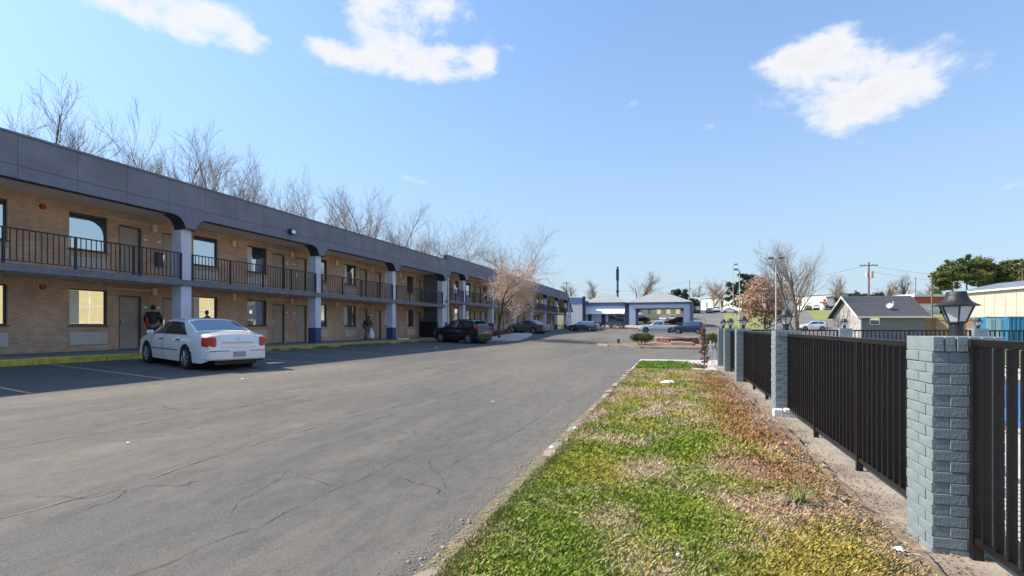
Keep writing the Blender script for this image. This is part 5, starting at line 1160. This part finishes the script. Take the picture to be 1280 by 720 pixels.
cp(MB().box(c1+.02,c1+.62,yc-.2,yc+.5,GC-.6,zce-.05),'end_column','slab'); cp(MB().box(c0+.05,c0+.6,yc+.41,yc+8.59,GC-.5,zcb+.1),'side_wall','ltblue')
# planting berm in front of office
X,Y=atZ(757,88); bm_=MB(); bb=MB().prism([(-17,97),(-14,94.8),(-1.5,95.2),(-.5,97.5),(-3,100.5),(-15,101)],'z',-.2,.30); bb.v=[(x,y,h(x,y)+z) for x,y,z in bb.v]; structure(bb.build('planting_berm','pinkstone',bevel=.1))
for k,px in enumerate((744,752,765,776)):
    X,Y=atZ(px,93); r=root('low_shrub',(X,Y,h(X,Y)+.2),['small dark shrub left of the office door','dark shrub under the office door','dark shrub below the office window','shrub at the right end of the office bed'][k],'shrub','shrubs in front of the office'); V,Fc=leaf_cloud((0,0,.35),(.8,.5,.3),900,.07,20,170+k,gap=.2); np_mesh('foliage',V,Fc,'bushleaf',r); MB().tube((0,0,-.1),(0,0,.4),.04,n=5).build('stem','darkbark',r)
# pylon sign, building beyond canopy
def box_thing(name,px,z,w,d,z0,z1,m,label,cat,**k):
    X,Y=atZ(px,z); zb=h(X,Y); b=MB(); b.box(-w/2,w/2,-d/2,d/2,z0,z1); o=b.build(name,m,**k); o.location=(X,Y,zb); return tag(o,label,cat)
X,Y=atZ(772,125); zb=h(X,Y); r=root('sign_pylon',(X,Y,zb),'tall dark blue sign pylon rising behind the office','sign'); Ht=EYE+(HY-332)*125/F-zb
MB().box(-.22,.22,-.2,.2,0,Ht*.98).build('pylon','blue',r,bevel=.03); MB().box(-.33,.30,-.28,.28,Ht*.72,Ht*.93).build('sign_face','navydk',r,bevel=.02); MB().box(-.34,.34,-.3,.3,Ht*.5,Ht*.53).build('collar','navydk',r)
M['cream']=mat('cream_wall',(.68,.53,.27),.85,.08,1); M['metalwall']=mat('beige_metal_wall',(.50,.455,.37),.6,.06,.6); M['offwhite']=mat('off_white_wall',(.80,.78,.72),.85,.08,1); M['metalroof']=mat('pale_metal_roof',(.46,.48,.50),.45,.06,1); M['redroof']=mat('red_roof',(.42,.09,.06),.7,.15,2); M['greysiding']=mat('grey_siding',(.18,.20,.23),.8,.06,2); M['palesiding']=mat('pale_siding',(.42,.40,.38),.8,.06,2,c2=(.50,.46,.41)); M['slate']=mat('dark_shingles',(.075,.078,.09),.9,.2,5,.3,25)
def building(name,px0,px1,z,hz,label,wall,depth=10,roofm='metalroof',rooft='flat',rh=.8,wins=0,dark='winframe',z2=None,base=None,ov=.3):
    A=Vector((*atZ(px0,z),0)); B=Vector((*atZ(px1,z2 or z),0)); d=B-A; Ln=d.length; th=math.atan2(d.y,d.x); zb=min(h(A.x,A.y),h(B.x,B.y)) if base is None else base
    r=root(name,(A.x,A.y,zb),label,'building',rz=th)
    MB().box(0,Ln,0,depth,-1.5,hz).build('wall',wall,r)
    if rooft=='flat': MB().box(-ov,Ln+ov,-ov,depth+ov,hz+.002,hz+rh).build('roof',roofm,r)
    elif rooft=='gable': MB().prism([(-ov,hz-.05),(depth/2,hz+rh),(depth+ov,hz-.05),(depth+ov,hz-.2),(depth/2,hz+rh-.15),(-ov,hz-.2)],'x',-ov,Ln+ov).build('roof',roofm,r); 
    for k in range(wins):
        a=Ln*(k+.5)/wins; f=MB().box(a-.5,a+.5,-.05,-.002,hz*.35,hz*.75).build('window','white',r); MB().box(a-.42,a+.42,-.07,-.051,hz*.37,hz*.73).build('pane','glass',f)
    return r,Ln,hz
building('yellow_building',794,853,121,3.6,'long cream building seen through the canopy opening','cream',12,'offwhite','flat',.5,5)
building('white_building',874,958,188,5.0,'long white building on the hill with dark doorways','offwhite',14,'metalroof','flat',.4,4,z2=164)
r,Ln,hz=building('white_building',960,1047,184,5.2,'right end of the white hill building with a brown awning','offwhite',14,'metalroof','flat',.4,3,z2=163)
MB().box(Ln*.80,Ln*.94,-1.5,-.01,2.4,3.0).build('awning','redroof',r,bevel=.05)
building('porch_building',862,876,176,3.4,'small grey gabled porch building left of the white one','greysiding',8,'metalroof','gable',1.4,1); building('red_brick_house',866,880,200,2.6,'low red roofed house at the end of the hill road','redroof',8,'redroof','gable',1.2,1)
r,Ln,hz=building('red_shop',1143,1180,128,2.7,'shop with a red roof band behind the wooden fence','offwhite',12,'redroof','flat',1.6,3); MB().box(-.4,Ln+.4,-.5,12.4,hz+1.65,hz+2.3).build('parapet','offwhite',r)
r,Ln,hz=building('low_grey_shop',1060,1100,150,4.2,'dark grey shop roof behind the grey house','greysiding',10,'slate','flat',.5,2)
# grey house
zA=55; A=Vector((*atZ(1076,56),0)); B=Vector((*atZ(1160,55),0)); d=B-A; Ln=d.length; th=math.atan2(d.y,d.x); zb=h(A.x,A.y)-.05; ezz=EYE+(HY-394)*55/F-zb
hs=root('grey_house',(A.x,A.y,zb),'small grey house with dark shingle roof and satellite dish','house',rz=th); dp=6.4; rr=EYE+(HY-369.5)*58/F-zb
MB().box(0,Ln-.25,0,dp,-.5,ezz).build('wall','greysiding',hs)
MB().prism([(0.002,-.5),(dp-.002,-.5),(dp-.002,ezz),(dp/2,rr-.12),(.002,ezz)],'x',-.06,-.002).build('gable_wall','palesiding',hs)
for s in (0,1):
    P=[(-.45,ezz-.12),(dp/2,rr),(dp/2,rr-.14),(-.45,ezz-.27)] if s==0 else [(dp+.45,ezz-.12),(dp/2,rr),(dp/2,rr-.14),(dp+.45,ezz-.27)]
    MB().prism(P,'x',-.55,Ln+.1).build('roof_slope','slate',hs)
b=MB()
for k in range(12):
    q=k/12; y_=-.45+(dp/2+.45)*q; z_=ezz-.12+(rr-ezz+.12)*q; b.box(-.56,Ln+.11,y_,y_+.02,z_+.0,z_+.022)
b.build('shingle_course','slate',hs)['kind']='stuff'
MB().prism([(-.47,ezz-.11),(dp/2,rr+.02),(dp/2,rr-.22),(-.47,ezz-.33)],'x',-.60,-.552).build('verge_board','white',hs); MB().prism([(dp+.47,ezz-.11),(dp/2,rr+.02),(dp/2,rr-.22),(dp+.47,ezz-.33)],'x',-.60,-.552).build('verge_board','white',hs)
MB().box(-.55,Ln+.1,-.52,-.452,ezz-.28,ezz-.10).build('gutter','offwhite',hs); MB().box(-.08,.06,-.05,.08,-.3,ezz).build('corner_board','white',hs)
f=MB().box(.85,1.85,-.05,-.002,ezz-1.0,ezz-.15).build('window','white',hs)
for (a,c) in ((.93,1.77),): 
    MB().box(a,c,-.065,-.051,ezz-.94,ezz-.62).build('pane','glass',f); MB().box(a,c,-.065,-.051,ezz-.56,ezz-.24).build('pane','glass',f)
for k in range(14): MB().box(-.0,Ln-.25,-.012,-.001,-.3+k*.19,-.3+k*.19+.172).build('siding_board','greysiding',hs)
b=MB(); q=Vector((3.2,.9,ezz+.75)); b.lathe([(.02,0),(.18,.02),(.30,.09)],n=14,cap=False); M4=Matrix.Translation(q+Vector((0,-.1,.3)))@Matrix.Rotation(R(65),4,'X')@Matrix.Rotation(R(-30),4,'Y'); b.v=[tuple(M4@Vector(v)) for v in b.v]; b.tube(q-Vector((0,0,.3)),q+Vector((0,-.05,.3)),.03,n=6); b.tube(q+Vector((0,-.1,.3)),q+Vector((0,-.5,.45)),.015,n=5)
tag(b.build('satellite_dish','white',hs,smooth=True),None)
MB().tube((3.9,1.4,ezz+.6),(3.9,1.4,ezz+1.55),.05,n=8).build('vent_pipe','white',hs)
# wooden fence of boards
M['wood']=mat('cedar_boards',(.42,.25,.15),.85,.25,3,.3,20,stretch=(1,1,.2)); A=Vector((*atZ(1137,58),0)); B=Vector((*atZ(1236,54),0)); d=B-A; Ln=d.length; zb=h(A.x,A.y)-.3; zt=EYE+(HY-396)*57/F-zb
wf=root('wooden_fence',(A.x,A.y,zb),'tan wooden board fence right of the grey house','fence',rz=math.atan2(d.y,d.x)); nb_=int(Ln/.15)
for k in range(nb_): share('wb%d'%(k%3),'board','wood',wf,(k*.15,.0,0),lambda b:b.box(.003,.145,0,.02,0,zt-.1+.01*(k%3)))
for k in range(4): share('wp','post','wood',wf,(min(Ln*k/3.,Ln-.15),-.12,0),lambda b:b.box(0,.14,0,.12,0,zt))
for z_ in (.5,zt-.35): MB().box(0,Ln,-.05,-.002,z_,z_+.09).build('fence_rail','wood',wf)
# containers
M['contblue']=mat('container_blue',(.03,.18,.34),.5,.1,2); M['contlt']=mat('container_pale_blue',(.30,.50,.58),.5,.12,2)
A=Vector((*atZ(1232.5,43),0)); B=Vector((*atZ(1257,42.5),0)); d=B-A; Ln=d.length; zb=h(A.x,A.y)-.1; zt=EYE+(HY-396)*42.7/F-zb
c=root('shipping_container',(A.x,A.y,zb),'blue shipping container with pale doors right of the wooden fence','container',rz=math.atan2(d.y,d.x)); MB().box(0,Ln,.05,2.4,0,zt).build('box','contblue',c)
for k in range(2):
    dd=MB().box(.03+k*Ln/2,Ln/2-.03+k*Ln/2,0,.048,.1,zt-.12).build('container_door','contlt',c); MB().tube((Ln/4+k*Ln/2,-.03,.1),(Ln/4+k*Ln/2,-.03,zt-.12),.02,n=6).build('lock_bar','chrome',dd); MB().box(.15+k*Ln/2,.4+k*Ln/2,-.02,-.001,zt*.3,zt*.36).build('latch','white',dd)
A=Vector((*atZ(1260,42),0)); th_=math.atan2(d.y,d.x); c=root('shipping_container',(A.x,A.y,zb),'deep blue corrugated container cut by the right frame edge','container',rz=th_); MB().box(0,6,.08,2.4,0,zt).build('box','contblue',c)
for k in range(22): share('rib','rib','contblue',c,(k*.27,0,.12),lambda b:b.prism([(.02,.079),(.06,0),(.17,0),(.21,.079)],'z',0,zt-.25))
MB().box(0,6,-.01,.078,zt-.12,zt+.01).build('top_rail','contblue',c); MB().box(0,6,-.01,.078,0,.12).build('bottom_rail','contblue',c)
# metal building
A=Vector((*atZ(1196,112),0)); B=Vector((*atZ(1300,92),0)); d=B-A; Ln=d.length; zb=2.2; z1=EYE+(HY-370.5)*112/F-zb; z2=EYE+(HY-357.5)*94/F-zb
mb=root('metal_building',(A.x,A.y,zb),'large beige metal warehouse with pale ribbed roof at right','building',rz=math.atan2(d.y,d.x))
hw_=(z1+z2)/2+.2; 
MB().box(0,Ln,0,16,-2,hw_).build('wall','metalwall',mb); 
for k in range(8): MB().box(Ln*k/8,Ln*k/8+.12,-.05,-.002,-1,hw_-.05).build('wall_seam','metalroof',mb)
MB().prism([(-.5,hw_+.0),(8,hw_+1.9),(16.5,hw_),(16.5,hw_+.15),(8,hw_+2.05),(-.5,hw_+.15)],'x',-.4,Ln+.4).build('roof','metalroof',mb)
for k in range(60): share('rr','roof_rib','metalroof',mb,(Ln*k/60,0,hw_),lambda b:b.add([(0,-.5,.16),(.07,-.5,.16),(.07,8,2.06),(0,8,2.06),(0,-.5,.24),(.07,-.5,.24),(.07,8,2.14),(0,8,2.14)],[(0,3,2,1),(4,5,6,7),(0,1,5,4),(1,2,6,5),(2,3,7,6),(3,0,4,7)]))
MB().box(-.42,Ln+.4,-.62,-.502,hw_-.12,hw_+.2).build('gutter','white',mb)
# big tan hall across the pool, outside the frame; the ground floor windows mirror it
hr=root('tan_hall',(42,4,-.3),'long tan panelled hall across the pool','building'); MB().box(0,12,0,75,-.5,9.3).build('wall','cream',hr)
for k in range(25): MB().box(-.06,-.002,k*3,k*3+.15,-.5,9.3).build('wall_seam','offwhite',hr)
for k in range(2): MB().box(-.05,-.003,0,75,2.2+k*2.4,2.3+k*2.4).build('band','offwhite',hr)
MB().box(-.3,12.3,-.3,75.3,9.302,9.7).build('roof','metalroof',hr)
# poles
M['polewood']=mat('utility_pole_wood',(.20,.13,.09),.9,.2,8); M['polegrey']=mat('galvanised_pole',(.50,.47,.42),.6,.08,8)
def utility(px,z,ty,label,r_=.15,arm=True,tr=False):
    X,Y=atZ(px,z); zb=h(X,Y); Ht=EYE+(HY-ty)*z/F-zb; r=root('utility_pole',(X,Y,zb),label,'utility pole'); MB().tube((0,0,-.5),(0,0,Ht),r_,r_*.7,10).build('pole','polewood',r,smooth=60)
    if arm:
        MB().box(-1.1,1.1,-.06,.06,Ht-.5,-.38+Ht).build('crossarm','polewood',r)
        for k in (-1,-.5,.5,1): MB().lathe([(.05,0),(.06,.08),(.03,.16)],(k,0,Ht-.38),8).build('insulator','slab',r)
    if tr: MB().tube((.32,0,Ht-2.3),(.32,0,Ht-1.3),.26,n=12).build('transformer','polegrey',r,smooth=50); MB().tube((-.3,0,Ht-2.0),(-.3,0,Ht-1.4),.12,n=10).build('cutout','white',r)
    return Vector((X,Y,zb+Ht-.35))
p1=utility(1086,75,328,'brown utility pole with transformers behind the grey house',tr=True); p2=utility(1165,88,346,'plain brown pole left of the nearest lantern',arm=False); p3=utility(1278,120,335,'pole at the right edge above the warehouse'); p4=utility(1144.5,130,346,'thin grey pole above the red shop',.1,False); p5=utility(862,140,350,'thin pole at the canopy corner',.1,False); p6=utility(708,150,352,'utility pole beyond the motel end'); p7=utility(1120,160,352,'faint far pole between house and red shop',.1,False)
def wire(a,c,sag,label):
    b=MB(); n=20; pr=None
    for i in range(n+1):
        t=i/n; p=a.lerp(c,t)-Vector((0,0,sag*4*t*(1-t)))
        if pr: b.tube(pr,p,.017,n=4,cap=False)
        pr=p
    tag(b.build('power_line','rail'),label,'cable','overhead lines')
wire(p1,p3,1.5,'overhead line from the brown pole to the right edge'); wire(p1+Vector((0,0,-.9)),p3+Vector((0,0,-1.2)),1.5,'lower overhead line from the brown pole to the right edge'); wire(p5,p1,2,'overhead line from the canopy to the brown pole'); wire(p6,p5,2.5,'overhead line from the motel end to the canopy corner'); wire(p6+Vector((0,0,-1.3)),p5+Vector((0,0,-1.8)),2,'lower overhead line behind the office')
def lightpole(px,z,ty,label,heads,m='polegrey',r_=.07):
    X,Y=atZ(px,z); zb=h(X,Y); Ht=EYE+(HY-ty)*z/F-zb; r=root('light_pole',(X,Y,zb),label,'lamp post'); MB().tube((0,0,-.2),(0,0,Ht-.15),r_*1.2,r_*.8,10).build('pole',m,r,smooth=60)
    for s in heads:
        MB().tube((0,0,Ht-.35),(s*.45,0,Ht-.12),.03,n=6).build('arm',m,r); l_=MB().box(s*.45-.28,s*.45+.28,-.22,.22,Ht-.16,Ht+.04).build('lamp_head','slab',r,bevel=.05); MB().box(s*.45-.2,s*.45+.2,-.16,.16,Ht-.175,-.161+Ht).build('lens','frost',l_)
lightpole(970,50,321.5,'tall pale double headed light pole behind the second pillar',(-1,1)); lightpole(924.5,68,336,'single headed light pole left of the oak',(-1,)); lightpole(916.5,90,330,'farther slim light pole beside the evergreen',(1,),r_=.05)
# small fence on the hill and green box fence
M['greenpanel']=mat('pale_green_panel',(.35,.45,.36),.8,.15,2); X,Y=atZ(957,66); b=MB(); b.box(-1.8,2.2,0,.15,0,.95); o=b.build('green_panel_wall','greenpanel'); o.location=(X,Y,h(X,Y)); tag(o,'low faded green panel wall behind the third pillar','wall')
bb=MB(); A=Vector((*atZ(917,85),0)); B=Vector((*atZ(938,72),0)); 
for k in range(14):
    q=A.lerp(B,k/13); bb.box(q.x-.04,q.x+.04,q.y-.04,q.y+.04,h(q.x,q.y),h(q.x,q.y)+1.1)
    if k<13:
        q2=A.lerp(B,(k+1)/13)
        for zz in (.45,.95): bb.tube((q.x,q.y,h(q.x,q.y)+zz),(q2.x,q2.y,h(q2.x,q2.y)+zz),.05,n=5)
tag(bb.build('rail_fence','polewood'),'low brown rail fence curving beside the hill road','fence')
# lawns on the hill and verges
def lawn(pts,label=None,m='hillgrass',dz=.03,name='lawn'):
    import mathutils
    xs_=[p[0] for p in pts]; ys_=[p[1] for p in pts]; bm=bmesh.new(); f=bm.faces.new([bm.verts.new((x,y,0)) for x,y in pts]); 
    for ax,lo,hi in ((0,min(xs_),max(xs_)),(1,min(ys_),max(ys_))):
        v=math.ceil(lo/2)*2+.0
        while v<hi:
            n_=(1,0,0) if ax==0 else (0,1,0); bmesh.ops.bisect_plane(bm,geom=bm.verts[:]+bm.edges[:]+bm.faces[:],plane_co=(v,0,0) if ax==0 else (0,v,0),plane_no=n_); v+=2
    for v in bm.verts: v.co.z=h(v.co.x,v.co.y)+dz
    bmesh.ops.recalc_face_normals(bm,faces=bm.faces); me=bpy.data.meshes.new(name); bm.to_mesh(me); bm.free(); me.materials.append(M[m]); o=link(bpy.data.objects.new(name,me)); return structure(o)
lawn([atZ(905,95),atZ(955,80),atZ(965,120),atZ(1005,140),atZ(960,158),atZ(905,150)])
lawn([atZ(1018,118),atZ(1085,105),atZ(1120,130),atZ(1060,158),atZ(1008,155)])
lawn([atZ(1100,60),atZ(1400,48),atZ(1330,130),atZ(1100,130)],dz=.02); lawn([(5,24.6),(60,24.6),(60,70),(22,64),(14,50),(9,30)],dz=.02)
